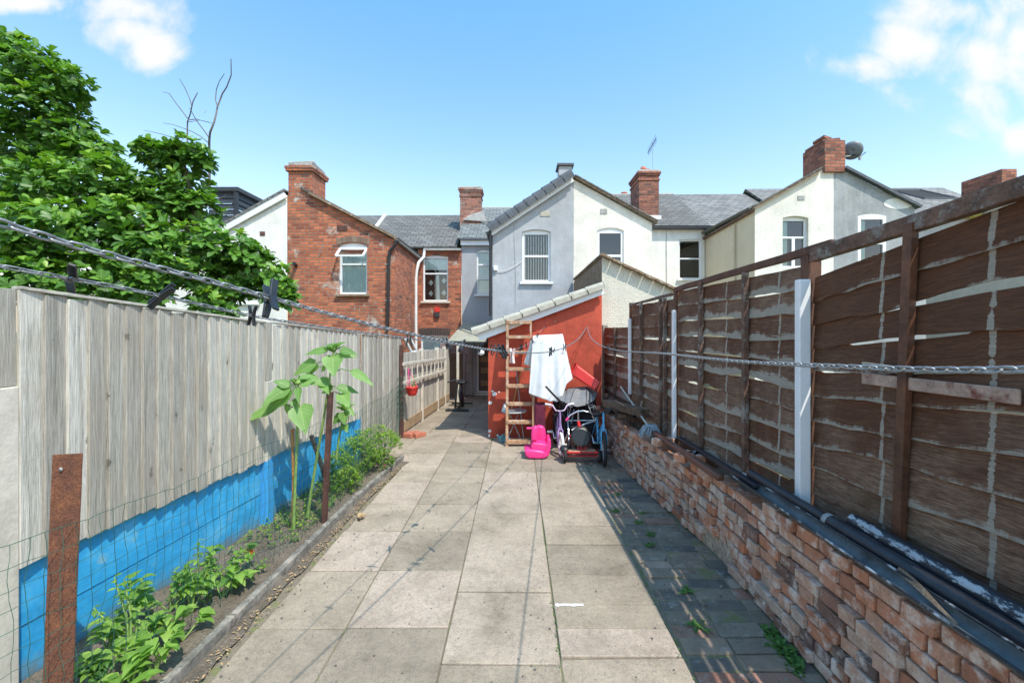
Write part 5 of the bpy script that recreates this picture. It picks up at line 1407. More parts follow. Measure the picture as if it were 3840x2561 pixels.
for i in range(0,7,2): g.tube([rim[i],rim[i].lerp(tops[i],.5)+Vector((0,-.055,.055)),tops[i]],.004,5)
g.build('canopy_rib',M_darkfab,cn)
g=MB(); g.tube([PYo(835,720,6.0),PYo(900,790,6.0),PYo(960,850,6.0),PYo(1010,890,6.05)],.014,8); g.build('handle',M_blackplastic,pc)
g=MB(); 
for dx in (-.16,.16):
    g.tube([(.9+dx,6.45,.75),(.9+dx*1.2,6.2,.4),(.9+dx*1.3,5.95,.1)],.011,8); g.tube([(.9+dx,6.1,.62),(.9+dx*1.2,6.35,.35),(.9+dx*1.3,6.6,.1)],.011,8)
g.tube([(.7,6.2,.4),(1.1,6.2,.4)],.011,8)
g.build('frame',M_chrome,pc)
g=MB(); vs=[];fs=[]
for j in range(9):
    q=j/8
    for i in range(7):
        s=i/6-.5; vs.append(Vector((.92+s*.42,6.12+.35*q-.08*(1-4*s*s)*0,.28+.42*q**1.6+.05*(4*s*s))))
for j in range(8):
    for i in range(6): a=j*7+i; fs.append((a,a+1,a+8,a+7))
g.add(vs,fs,.5,smooth=True); g.build('seat',M_darkfab,pc,solid=.05)
for dx in (-.21,.21):
    for y_ in (5.95,6.6):
        g=MB(); g.torus((.9+dx,y_,.09),.07,.02,Matrix.Rotation(R(90),3,'Y'),20,8); g.build('wheel',M_tyre,pc)
for k,(x0,z0,x1,z1,yy_,mat,lab) in enumerate(((.62,.02,.80,.55,6.2,M_steel,'bent silver tube standing in the clutter behind the purple bike'),(1.12,.05,.98,.66,6.25,M_chrome,'chrome tube leaning in the clutter behind the blue bike'),(.74,.30,1.08,.42,6.05,M_whitepaint,'white plastic bar lying across the clutter between the bikes'))):
    g=MB(); g.tube([(x0,yy_,z0),((x0+x1)/2+.03,yy_-.03,(z0+z1)/2+.04),(x1,yy_+.05,z1)],.011,8); o=g.build('metal_tube',mat); tag(o,lab,'tube')
g=MB(); g.torus((1.13,6.0,.17),.15,.018,Matrix.Rotation(R(70),3,'Y'),26,8); o=g.build('spare_tyre',M_tyre); tag(o,'loose black tyre leaning behind the blue bike against the wall','tyre')
g=MB(); vs=[];fs=[]
for j in range(9):
    for i in range(9):
        vs.append(Vector((.60+.055*i,6.32+.03*math.sin(i*1.7+j)+.01*j,.72-.07*j-.02*math.sin(i*2.1))))
for j in range(8):
    for i in range(8): a=j*9+i; fs.append((a,a+1,a+10,a+9))
g.add(vs,fs,.5,smooth=True); o=g.build('dark_blanket',M_darkfab,solid=.01); tag(o,'crumpled dark blanket hanging under the white cloth','blanket')
# dark maroon bag / seat to the left
g=MB(); a=PYo(790,1040,6.35); g.box(a.x-.10,a.x+.06,6.3,6.5,.02,.62,jit=.02); o=g.build('holdall',M_maroon,bevel=.04,seg=4); tag(o,'dark maroon upright bag behind the pink toy','bag')
g=MB(); g.box(.52,.72,6.45,6.6,.01,.70,jit=.02); o=g.build('black_bag',M_darkfab,bevel=.05,seg=4); tag(o,'black bag standing in the shade behind the purple bike','bag')
# round folding table
tb_=thing('round_table','small round folding table behind the ladder','table',(0,6.55,0))
c=PYo(550,950,6.6)
g=MB(); g.lathe([(.001,.0),(.19,.0),(.195,.008),(.19,.016),(.001,.016)],(c.x-.0,6.62,c.z),28); g.build('table_top',M_paintlid,tb_)
for s in (-1,1):
    g=MB(); g.tube([(c.x-.08*s,6.62,c.z),(c.x+.12*s,6.56,0)],.010,8); g.build('leg',M_steel,tb_)
g=MB(); g.lathe([(.045,0),(.02,.08),(.012,.10)],(c.x-.14,6.62,c.z+.017),10); o=g.build('white_cup',M_whitepaint); tag(o,'small white cone-shaped cup on the round folding table','cup')
# sticks
g=MB(); g.tube([PYo(612,585,6.78),Vector((PYo(455,1100,6.55).x,6.6,.02))],.010,8); o=g.build('broom_handle',plain('yellow_wood',(.45,.26,.07),.6,.2,9)); tag(o,'slim yellow-brown broom handle leaning behind the ladder','handle')
g=MB(); g.tube([PYo(570,585,6.78),Vector((PYo(640,1190,6.5).x,6.5,.02))],.009,8); o=g.build('metal_pole',M_steel); tag(o,'thin silver pole leaning behind the ladder','pole')
# rag / gloves
g=MB()
for k in range(9):
    p=Vector((PYo(430+k*10,1150,6.55).x,6.55+rnd.uniform(-.04,.04),.02)); g.tube([p,p+Vector((rnd.uniform(-.03,.03),0,.06)),p+Vector((rnd.uniform(-.07,.05),-.03,rnd.uniform(.06,.13)))],[.02,.022,.012],7)
o=g.build('work_gloves',M_bluerag); tag(o,'crumpled blue work gloves at the foot of the red wall','gloves')
# ---- pink ride-on toy
def rbox(name,c,s,mat,parent,bev,rot=None,taper=1.0):
    g=MB(); c=Vector(c); Mx=(rot or Matrix.Identity(3))
    vs=[]
    for k in (-1,1):
        for j in (-1,1):
            for i in (-1,1):
                t=taper if k>0 else 1
                vs.append(c+Mx@Vector((i*s[0]/2*t,j*s[1]/2*t,k*s[2]/2)))
    g.add(vs,[(0,2,3,1),(4,5,7,6),(0,1,5,4),(2,6,7,3),(0,4,6,2),(1,3,7,5)],.5,smooth=True)
    return g.build(name,mat,parent,bevel=bev,seg=5)
base=PYo(760,1335,5.90); base.z=0
pt=thing('ride_on_toy','bright pink plastic children\'s ride-on toy in front of the ladder','toy',base)
def profile_solid(pts,y0,y1): # pts in close-up pixels, extruded in depth
    g=MB(); Y=5.9
    lo=[PYo(x,y,Y) for x,y in pts]; n=len(lo)
    vs=[Vector((p.x,y0,max(.004,p.z))) for p in lo]+[Vector((p.x,y1,max(.004,p.z))) for p in lo]
    fs=[tuple(range(n)),tuple(range(2*n-1,n-1,-1))]+[(i,n+i,n+(i+1)%n,(i+1)%n) for i in range(n)]
    g.add(vs,fs,.5,smooth=True); return g
profile_solid([(640,1265),(662,1262),(700,1262),(800,1275),(838,1300),(840,1330),(810,1344),(740,1344),(680,1338),(650,1315)],5.72,6.02).build('base',M_pinkpl,pt,bevel=.02,seg=5)
profile_solid([(700,1266),(700,1235),(722,1205),(790,1215),(838,1225),(850,1175),(876,1178),(878,1240),(858,1325),(838,1332),(800,1300)],5.76,6.06).build('seat',M_pinkpl,pt,bevel=.018,seg=5)
profile_solid([(704,1200),(702,1140),(712,1085),(730,1068),(756,1072),(768,1104),(766,1150),(756,1200)],5.80,5.90).build('head',M_pinkpl,pt,bevel=.02,seg=5)
profile_solid([(752,1094),(780,1086),(812,1092),(832,1112),(840,1150),(842,1190),(832,1240),(752,1240)],5.95,6.05).build('seat_back',M_pinkpl,pt,bevel=.018,seg=5)
g=MB(); g.tube([PYo(664,1100,5.84),PYo(730,1100,5.84)],.014,10); g.tube([PYo(745,1100,5.84),PYo(790,1096,5.9)],.014,10); g.build('handle',M_pinkpl,pt)
g=MB(); g.tube([PYo(858,1270,5.86),PYo(862,1330,5.86)],.016,10); g.build('peg',plain('orange_plastic',(.7,.22,.12),.4,.1,5),pt)
# ---- bikes, seen from the front (forward = -Y)
def bike(loc,label,r,hbz,frame,tyre,hbw,gripm,steer=0,name='childs_bike',hbm=None,guard=None,rim=None):
    t=thing(name,label,'bike',loc); x,y,_=loc; hbm=hbm or M_chrome
    Ms=Matrix.Rotation(steer,3,'Z')
    def q(dx,dy,z): return Vector(loc)+Ms@Vector((dx,dy,z))
    fw=MB(); fw.torus((x,y,r),r-.022,.021,Ms@Matrix.Rotation(R(90),3,'Y'),28,8)
    w=fw.build('front_wheel',tyre,t)
    g=MB(); g.torus((x,y,r),r-.045,.007,Ms@Matrix.Rotation(R(90),3,'Y'),24,6)
    for k in range(14):
        a=k*math.pi/7; g.tube([q(0,0,r),q(0,math.cos(a)*(r-.045),r+math.sin(a)*(r-.045))],.0015,4,False)
    g.tube([q(-.04,0,r),q(.04,0,r)],.012,8); g.build('rim',rim or M_chrome,w)
    g=MB()
    for s in (-1,1): g.tube([q(.032*s,0,r),q(.032*s,.03,r*2.0),q(.012*s,.045,r*2+.045)],.009,8)
    g.tube([q(0,.04,r*2+.02),q(0,.075,hbz-.07)],.014,8); g.build('fork',frame,t)
    if guard:
        g=MB(); 
        pts=[q(0,math.cos(a)*(r+.018),r+math.sin(a)*(r+.018)) for a in [R(d) for d in range(55,130,10)]]
        for a,b in zip(pts,pts[1:]): g.bar(a,b,.055,.004,(0,0,1) if abs((b-a).z)<.9*(b-a).length else (0,1,0))
        g.build('mudguard',guard,t)
    g=MB(); g.tube([q(-hbw/2,.10,hbz+.01),q(-hbw*.28,.07,hbz),q(-hbw*.16,.06,hbz-.07),q(0,.07,hbz-.08),q(hbw*.16,.06,hbz-.07),q(hbw*.28,.07,hbz),q(hbw/2,.10,hbz+.01)],.010,8); hb=g.build('handlebar',hbm,t)
    for s in (-1,1):
        g=MB(); g.tube([q(s*hbw*.34,.085,hbz+.003),q(s*hbw*.54,.105,hbz+.012)],.015,10); g.build('grip',gripm,hb)
        g=MB(); g.tube([q(s*hbw*.30,.06,hbz-.01),q(s*hbw*.44,.03,hbz-.02)],.004,6); g.build('brake_lever',M_chrome,hb)
    g=MB(); g.tube([q(.0,.05,hbz-.06),q(.05,-.04,hbz-.16),q(.04,-.02,r*2+.05),q(.03,0,r*2-.02)],.003,5,False); g.tube([q(-.03,.05,hbz-.06),q(-.10,-.02,hbz-.15),q(-.05,.05,r*2)],.003,5,False); g.build('cable',M_blackplastic,t)
    # frame runs back
    o=Vector(loc); h0=o+Vector((0,.07,r*2+.06)); bb=o+Vector((0,.40,r*.9)); se=o+Vector((0,.48,r*2+.12)); rw=o+Vector((0,.70,r))
    g=MB(); g.tube([h0,bb],.018,8); g.tube([h0+Vector((0,0,.03)),bb+Vector((0,.03,.10))],.014,8); g.tube([bb,se],.014,8)
    for s in (-.035,.035): g.tube([bb+Vector((s,0,0)),rw+Vector((s,0,0))],.009,6); g.tube([se-Vector((0,0,.05)),rw+Vector((s,0,0))],.008,6)
    g.build('frame',frame,t)
    rbox('saddle',se+Vector((0,.02,.03)),(.13,.22,.05),M_blackplastic,t,.02)
    g=MB(); g.torus(rw,r-.022,.021,Matrix.Rotation(R(90),3,'Y'),24,8); w2_=g.build('rear_wheel',tyre,t)
    g=MB(); g.tube([bb+Vector((-.06,0,0)),bb+Vector((.06,0,0))],.012,8)
    for s in (-1,1): g.tube([bb+Vector((.06*s,0,0)),bb+Vector((.07*s,-.05*s,-.08*s))],.008,6)
    ck=g.build('crank',M_chrome,t)
    for s in (-1,1): rbox('pedal',bb+Vector((.11*s,-.05*s,-.08*s)),(.08,.06,.022),M_whitepaint if tyre==M_tyrew else M_chrome,t,.004)
    return t
pb=G(1288,1047); bike((pb.x,pb.y,0),'children\'s purple bike with white tyres and white grips facing the camera',.158,.66,M_purple,M_tyrew,.36,M_whitepaint,R(6),hbm=plain('lilac_paint',(.66,.50,.66),.35,.1,5),guard=None,rim=M_whitepaint)
bb_=G(1387,1070); bike((bb_.x,bb_.y,0),'children\'s light blue bike with black tyres beside the brick wall',.20,.72,M_skyblue,M_tyre,.40,M_blackplastic,R(-5),hbm=M_blackplastic,guard=None)
# ---- tricycle seen from behind
tc=G(1340,1062); T=thing('tricycle','red and chrome tricycle with black seat and rear footboard between the two bikes','tricycle',(tc.x,tc.y,0))
x,y=tc.x-.02,tc.y
g=MB(); g.box(x-.19,x+.19,y-.05,y+.10,.125,.145); g.build('footboard',M_redpaint,T,bevel=.006)
g=MB(); g.box(x-.17,x+.17,y-.03,y+.08,.1455,.15); g.build('footboard_grip',M_wood,T)
for s in (-1,1):
    g=MB(); g.torus((x+s*.215,y,.085),.062,.022,Matrix.Rotation(R(90),3,'Y'),22,8); w=g.build('rear_wheel',M_tyre,T)
    g=MB(); g.lathe([(.001,-.02),(.045,-.02),(.05,0),(.045,.02),(.001,.02)],(x+s*.215,y,.085),16,M=Matrix.Rotation(R(90),3,'Y')); g.build('hub',M_chrome,w)
g=MB(); g.tube([(x-.21,y,.085),(x+.21,y,.085)],.012,8); g.tube([(x,y+.02,.12),(x,y+.12,.36),(x,y+.32,.44)],.022,10); g.build('frame',M_redpaint,T)
g=MB()
for s in (-.05,.05): g.tube([(x+s,y+.01,.13),(x+s*.8,y+.05,.26)],.010,8)
g.build('seat_stay',M_redpaint,T)
g=MB(); g.lathe([(.001,0),(.10,.0),(.118,.010),(.118,.03),(.10,.036),(.001,.036)],(x-.01,y+.03,.31),24,M=Matrix.Rotation(R(74),3,'X'),smooth=False); g.torus((x-.01,y+.02,.325),.118,.008,Matrix.Rotation(R(74),3,'X'),24,6); g.build('seat',M_blackplastic,T)
g=MB(); g.tube([(x,y+.32,.30),(x,y+.34,.50),(x,y+.33,.60)],.012,8); g.build('steering_post',M_chrome,T)
g=MB(); pts=[PYo(1020,1030,y+.3),PYo(1060,980,y+.3),PYo(1115,950,y+.3),PYo(1175,942,y+.3),PYo(1235,955,y+.3),PYo(1290,995,y+.3)]; g.tube(pts,.011,8); hb=g.build('handlebar',M_chrome,T)
for a,b in ((pts[0],pts[1]),(pts[5],pts[4])):
    g=MB(); g.tube([a,a.lerp(b,.55)],.016,8); g.build('grip',M_blackplastic if a is pts[5] else M_pinkpl,hb)
g=MB(); g.torus((x,y+.45,.13),.11,.022,Matrix.Rotation(R(90),3,'Y'),22,8); g.build('front_wheel',M_tyre,T)
g=MB(); g.lathe([(.001,.02),(.045,.018),(.06,0),(.055,-.02),(.04,-.05)],(tc.x-.235,tc.y+.06,.16),16,M=Matrix.Rotation(R(35),3,'X')); g.build('mudguard',M_blackplastic,T)
# ---- hanging basket
hbk=thing('hanging_basket','small red hanging plant pot on pink cords below the white ladder','plant pot',PY(946,897,7.05))
c=PY(946,908,7.05)
g=MB(); g.lathe([(.001,0),(.055,0),(.085,.05),(.092,.12),(.098,.125),(.098,.14),(.088,.14),(.08,.08)],c,20); g.build('pot',M_redpl,hbk)
g=MB(); hk=PY(937,845,7.15)
for a in (0,2.1,4.2): g.tube([c+Vector((.09*math.cos(a),.09*math.sin(a),.13)),hk],.0035,5)
g.build('hanging_cord',M_pinkpl,hbk)
g=MB()
for k in range(14):
    d=rdir(.2,1); leaf(g,c+Vector((.03,0,.13))+Vector((d.x*.02,d.y*.02,k*.012)),d,(0,0,1),.04,.025,OV,.2,.2,rnd.random())
g.build('foliage',M_potleaf,hbk)
# ---- things under the canopy
eb=thing('exercise_bike','black exercise bike in the shade by the side passage fence','exercise bike',(-1.35,10.2,gz(10)))
p=PY(1056,948,9.6); x,y,z=-1.30,9.7,gz(9.7)
g=MB(); g.torus((x+.08,y,z+.28),.18,.03,Matrix.Rotation(R(80),3,'Y'),24,8); g.lathe([(.001,-.03),(.15,-.03),(.15,.03),(.001,.03)],(x+.08,y,z+.28),20,M=Matrix.Rotation(R(80),3,'Y')); g.build('flywheel',M_blackplastic,eb)
g=MB(); g.tube([(x-.25,y-.1,z+.03),(x+.25,y-.1,z+.03)],.025,8); g.tube([(x-.25,y+.8,z+.03),(x+.25,y+.8,z+.03)],.025,8); g.tube([(x,y-.1,z+.04),(x,y+.8,z+.04)],.025,8); g.tube([(x-.06,y+.0,z+.05),(x-.02,y+.1,z+.62)],.022,8); g.tube([(x,y+.5,z+.05),(x,y+.65,z+.50)],.022,8); g.build('frame',M_blackplastic,eb)
g=MB(); g.tube([(x-.22,y-.05,z+.62),(x-.1,y+.0,z+.66),(x+.1,y+.0,z+.66),(x+.22,y-.05,z+.62)],.016,8); g.build('handlebar',M_blackplastic,eb)
rbox('saddle',(x,y+.65,z+.54),(.2,.26,.07),M_blackplastic,eb,.03)
ti=thing('storage_rack','grey folding rack leaning at the back of the side passage','rack',(-1.35,12.7,-.2))
x=XZ(1076,0,12.6)[0]
for dx in (-.12,.1):
    g=MB(); g.tube([(x+dx,12.6,gz(12.6)+.02),(x+dx*.8,12.8,1.15)],.02,8); g.build('rail',M_steel,ti)
for k in range(4):
    g=MB(); zz=.15+k*.28; g.tube([(x-.12,12.65,zz),(x+.1,12.65,zz)],.014,6); g.build('crossbar',M_steel,ti)
g=MB(); x0,x1=XZ(1062,0,12.2)[0],XZ(1078,0,12.2)[0]; g.box(x0-.35,x0,12.2,12.26,gz(12.2),1.25); o=g.build('passage_gate',M_door,bevel=.004); tag(o,'dark brown plank door behind the canopy post','door')
g=MB(); a=XZ(1040,0,11.3)[0]
for k in range(5):
    g.tube([(a-.32,11.3,1.30-k*.05),(a+.42,11.3,1.28-k*.05)],.03,8)
o=g.build('rolled_blind',plain('mauve_blind',(.30,.20,.20),.8,.3,6)); tag(o,'rolled mauve blind hanging under the front of the canopy','blind')
# loose orange bricks at the foot of the low fence
for (u,v,rz,lab) in ((948,1000,.3,'flat terracotta tile propped at the foot of the low fence'),(962,1003,.9,'orange brick lying nearest the low fence foot'),(936,1004,-.4,'sandy half brick beside the far angle post')):
    p=G(u,v); g=MB(); ca,sa=math.cos(rz),math.sin(rz); g.obox((p.x,p.y,.035),(.1*ca,.1*sa,0),(-.05*sa,.05*ca,0),(0,0,.033),rnd.random()); o=g.build('loose_brick',M_terracotta,bevel=.006); tag(o,lab,'brick')
# ---- chains
def smooth_path(P,step):
    # monotone-ish cubic through points given as (Y,z) with x from line
    out=[]
    import bisect
    ys=[p[0] for p in P]; zs=[p[1] for p in P]; n=len(P)
    m=[0]*n
    for i in range(n):
        if 0<i<n-1: m[i]=(zs[i+1]-zs[i-1])/(ys[i+1]-ys[i-1])
        elif i==0: m[i]=(zs[1]-zs[0])/(ys[1]-ys[0])
        else: m[i]=(zs[-1]-zs[-2])/(ys[-1]-ys[-2])
    def f(y):
        i=max(0,min(n-2,bisect.bisect(ys,y)-1)); h=ys[i+1]-ys[i]; t=(y-ys[i])/h
        return (2*t**3-3*t*t+1)*zs[i]+(t**3-2*t*t+t)*h*m[i]+(-2*t**3+3*t*t)*zs[i+1]+(t**3-t*t)*h*m[i+1]
    return f
CH={}
def chain(key,xf,P,label,pitch,wd,wire,y0,y1):
    f=smooth_path(P,.02); CH[key]=(xf,f)
    g=MB(); y=y0; i=0
    while y<y1:
        dz=(f(y+.01)-f(y-.01))/.02; dx=(xf(y+.01)-xf(y-.01))/.02
        d=Vector((dx,1,dz)); s=d.length; d.normalize()
        c=Vector((xf(y),y,f(y)))
        side=d.cross(Vector((0,0,1))).normalized(); up=side.cross(d)
        rot=R(45)+ (R(90) if i%2 else 0)+.25*nz(i*.7)
        a=side*math.cos(rot)+up*math.sin(rot); b=d.cross(a)
        Mx=Matrix((d,a,b)).transposed()
        # stadium-shaped link
        L=pitch*1.42/2; seg=12 if y<2.5 else 8; ms=6 if y<2.5 else 4; vs=[];fs=[]
        for k in range(seg):
            an=2*math.pi*k/seg; ex,ey=math.cos(an),math.sin(an)
            px=(L-wd/2)*(1 if ex>0 else -1)*(1 if abs(ex)>.01 else 0)+ (wd/2-wire)*ex; py=(wd/2-wire)*ey
            for q in range(ms):
                bn=2*math.pi*q/ms
                vs.append(c+Mx@Vector((px+wire*math.cos(bn)*ex,py+wire*math.cos(bn)*ey,wire*math.sin(bn))))
        for k in range(seg):
            for q in range(ms): k2=(k+1)%seg;q2=(q+1)%ms; fs.append((k*ms+q,k2*ms+q,k2*ms+q2,k*ms+q2))
        g.add(vs,fs,.5,smooth=True)
        y+=pitch/s; i+=1
    o=g.build('chain_line',M_steel); tag(o,label,'chain'); return o
P1=[(-.6,2.10),(.1,1.90),(.51,1.79),(.79,1.746),(1.226,1.681),(2.086,1.58),(2.9,1.515),(3.9,1.475),(4.9,1.49),(5.9,1.56),(6.8,1.698)]
chain(1,lambda y:-.594+.263*(y-.51),P1,'heavier steel chain washing line sagging from upper left to the right-hand wall hook',.0185,.0125,.0019,.2,6.80)
P2=[(0,1.83),(.593,1.752),(.76,1.735),(1.114,1.69),(2.2,1.606),(3.14,1.534),(4.3,1.475),(5.47,1.52),(6.8,1.698)]
chain(2,lambda y:.417-.177*(6.85-y),P2,'thinner chain washing line just above the left fence running to the left-hand wall hook',.019,.0085,.0013,.2,6.80)
P3=[(-.2,1.75),(.3,1.65),(.54,1.618),(.8,1.60),(1.3,1.575),(2.2,1.55),(3.5,1.50),(4.7,1.49),(5.6,1.515),(6.3,1.57),(6.8,1.698)]
def x3(y): return .57+.075*(y-.5)+(.0 if y<3 else .0)
chain(3,lambda y:.575+(1.075-.575)*((y-.5)/6.35),P3,'steel chain washing line crossing in front of the brown fence on the right',.0185,.0125,.0019,.25,6.80)
# pegs
def make_peg(label,mat,group=None):
    t=thing('clothes_peg',label,'clothes peg',(0,0,0),group)
    for s in (-1,1):
        g=MB(); pr=[(-.034,.009),(-.02,.006),(0,.0035),(.018,.006),(.034,.011)]
        vs=[];fs=[]
        for (zz,off) in pr:
            w=.0065 if zz<.02 else .0055
            vs+=[(-w,s*off,zz),(w,s*off,zz),(w,s*(off+.005),zz),(-w,s*(off+.005),zz)]
        for j in range(4):
            a=j*4
            for k in range(4): fs.append((a+k,a+(k+1)%4,a+4+(k+1)%4,a+4+k))
        fs+=[(3,2,1,0),(16,17,18,19)]
        g.add(vs,fs); g.build('jaw',mat,t,bevel=.001)
    g=MB(); g.torus((0,0,.0),.005,.0013,Matrix.Rotation(R(90),3,'Y'),12,6); g.build('spring',M_steel,t)
    return t
def onchain(key,u):
    xf,f=CH[key]; y=min(((abs(CU+F*xf(t/500)/(t/500)-u)),t/500) for t in range(150,3380))[1]
    return Vector((xf(y),y,f(y)))
M_peg=M_blackplastic
pg=[(2,163,(R(70),R(20),R(30)),.85,'broad black peg on the thin chain nearest the left edge'),
    (2,370,(R(35),R(35),R(60)),.80,'black peg tilted on the thin chain above the first fence panel'),
    (2,578,(R(5),0,R(80)),.68,'small upright black peg hanging on the thin chain at the fence post'),
    (1,622,(R(150),R(20),R(60)),1.15,'pair-like black peg clamped on the heavy chain in front of the brick house')]
proto=make_peg('x',M_peg)
for i,(k,u,rot,sc,lab) in enumerate(pg):
    p=onchain(k,u)
    if i==0: o=proto; o.location=p; o.rotation_euler=rot; o.scale=(sc,)*3; o['label']=lab
    else: copy_thing(proto,p,rot,lab,sc)
G_='dark pegs strung along the chain washing lines'
for i,(k,u) in enumerate([(2,1060),(2,1091),(2,1128),(1,1150),(1,1158),(2,1196),(2,1208),(1,1264),(1,1296),(2,1222),(2,1234)]):
    p=onchain(k,u)
    o=copy_thing(proto,p,(rnd.uniform(-.8,.8)+(3.1 if i%3 else 0),rnd.uniform(-.6,.6),rnd.uniform(0,3)),'dark clothes peg among those strung along the far half of the chains',1.15); o['group']=G_
for k,Y_ in ((2,1.89),(2,2.37),(2,3.05),(2,3.50),(1,2.34),(1,3.98),(3,4.2)):
    xf,f=CH[k]; o=copy_thing(proto,(xf(Y_),Y_,f(Y_)),(rnd.uniform(-.5,.5)+(3.1 if int(Y_*10)%3 else 0),rnd.uniform(-.9,.9),rnd.uniform(.8,2.2)),'dark clothes peg among those strung along the far half of the chains',.95); o['group']=G_
o=make_peg('single pale pink peg on the chain in front of the ladder',plain('pale_pink_plastic',(.75,.55,.50),.5,.05,5)); o.location=onchain(1,1176)-Vector((0,0,.02)); o.scale=(1.3,)*3; o.rotation_euler=(0,0,R(40))
g=MB(); p=onchain(2,1105)+Vector((0,0,-.03)); g.lathe([(.001,-.02),(.02,-.01),(.022,0),(.02,.01),(.001,.02)],p,12); o=g.build('white_peg_ball',M_whitepaint); tag(o,'small white round clip hanging below the thin chain by the passage','clip')
#SECTION_PLANTS
# ================================================================== PLANTS
# --- big-leaved tree behind the left fence
tr=thing('leafy_tree','large glossy green broad-leaved tree spreading over the left fence','tree',(-4.6,6.0,0))
lobes=[(20,130,62,6.2),(90,165,66,6.1),(150,200,55,6.0),(15,240,85,6.0),(110,270,80,6.1),(60,340,95,6.2),(170,330,66,6.1),(215,365,58,6.1),
 (30,450,100,5.7),(140,440,95,5.8),(245,430,80,5.8),(300,450,60,5.9),(60,550,110,5.3),(180,545,105,5.4),(290,530,90,5.6),(365,355,34,6.0),(420,352,44,6.0),(455,365,30,6.0),(345,345,25,6.0),(390,400,40,6.1),(430,440,55,6.1),(380,470,60,6.0),(440,490,55,6.0),
 (350,580,90,5.6),(450,570,75,5.7),(520,575,62,5.8),(570,600,55,5.9),(610,635,48,6.0),(640,670,36,6.0),(400,640,80,5.6),(500,650,60,5.8),(560,660,50,6.0),(480,700,38,5.6),(510,715,26,5.6),(240,640,90,5.3),(120,650,95,5.2),(20,640,90,5.1),(320,670,60,5.4),(655,690,20,6.0)]
g=MB(); core=[]
for (u,v,r,Y) in lobes:
    c=PY(u,v,Y); rad=r/F*Y*.93; core.append((c,rad))
for ci,(c,rad) in enumerate(core):
    n=int(20+500*rad*rad)
    for k in range(n):
        d=rdir(-.75,1); rr=rad*(1-.30*rnd.random()**1.6) if rnd.random()<.85 else rad*rnd.uniform(.3,.8)
        rr*=1+.34*nz(d.x*2.3+ci,d.y*2.3,d.z*2.3)
        p=c+Vector((d.x*rr,d.y*rr*.95,d.z*rr*.84))
        ax=(d*.7+Vector((0,-.1,.75))+rdir()*.35).normalized()
        s1=ax.cross(Vector((0,1,.2))).normalized(); s2=ax.cross(s1)
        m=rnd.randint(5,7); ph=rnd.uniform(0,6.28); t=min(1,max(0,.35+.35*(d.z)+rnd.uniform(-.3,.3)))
        for q in range(m):
            a=ph+q*6.283/m+rnd.uniform(-.2,.2); el=rnd.uniform(.25,1.3)
            dr=(s1*math.cos(a)+s2*math.sin(a))*(1)+ax*el
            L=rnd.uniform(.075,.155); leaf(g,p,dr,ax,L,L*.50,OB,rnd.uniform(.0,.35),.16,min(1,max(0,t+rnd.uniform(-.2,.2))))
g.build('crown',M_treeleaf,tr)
g=MB(); tk=PY(484,640,6.1)
b0=Vector((tk.x-.1,6.1,-.2))
g.tube([b0,Vector((tk.x-.05,6.1,1.2)),tk+Vector((.05,0,.1)),PY(470,560,6.1),PY(430,480,6.1)],[.10,.085,.07,.055,.03],10)
limb=[(PY(455,640,6.0),PY(380,600,5.8),PY(260,560,5.7),PY(120,500,5.8)),(PY(470,560,6.1),PY(380,470,6.1),PY(260,400,6.1),PY(120,260,6.1)),(tk,PY(540,600,6.0),PY(600,640,6.0)),(PY(470,560,6.1),PY(440,470,6.1),PY(420,370,6.05)),(Vector((tk.x-.05,6.1,1.2)),PY(360,690,5.7),PY(220,650,5.4),PY(80,600,5.3)),(PY(270,1000,5.5),PY(290,700,5.5),PY(230,600,5.5))]
for l in limb: g.tube([l[0]]+list(l[1:]),[.05*(1-.25*i) for i in range(len(l))],7)
g.build('trunk',M_bark,tr)
# --- bare dead branches behind it
dt=thing('bare_tree','leafless dead tree with thin grey twigs rising above the leafy crown','tree',(-5.2,7.2,0))
def twig(pts,r0,r1,Y=7.2):
    P=[PY(u,v,Y+.1*math.sin(i)) for i,(u,v) in enumerate(pts)]; n=len(P); g.tube(P,[r0+(r1-r0)*i/(n-1) for i in range(n)],5)
def tz(x,y): return (x/1.30667/1.6333,y/1.30667/1.6333)
g=MB()
T1=[(1028,960),(1026,740),(1026,690),(1030,650),(1050,600),(1060,560),(1066,525),(1090,460),(1110,430),(1133,370),(1132,290)]
twig([tz(*p) for p in [(930,1000)]+T1],.022,.007)
g.build('trunk',M_twig,dt)
for br_,r0 in (([(1066,525),(1056,490),(1060,440),(1075,400),(1100,362)],.009),([(1028,740),(1020,700),(985,670),(940,645),(900,630),(850,612),(800,604)],.008),
 ([(1024,675),(1000,640),(965,595),(945,560),(930,530)],.010),([(918,720),(918,650),(918,600),(932,560),(945,500),(968,455)],.014),([(918,580),(900,555),(865,510),(830,460),(800,452)],.009),
 ([(940,520),(928,480),(905,430),(880,388)],.009),([(920,590),(960,585),(1000,595),(1050,608)],.008),([(922,600),(980,590),(1028,600)],.006),([(900,700),(860,680),(800,660),(740,646),(705,640)],.007),([(890,690),(905,675),(918,670)],.006),([(1000,985),(1080,975),(1110,955)],.008),([(1040,1000),(1100,1050),(1150,1075)],.007),([(930,860),(960,830),(975,815)],.010),([(1000,555),(1008,548),(1012,540)],.003)):
    g=MB(); twig([tz(*p) for p in br_],r0,r0*.45); g.build('branch',M_twig,dt)
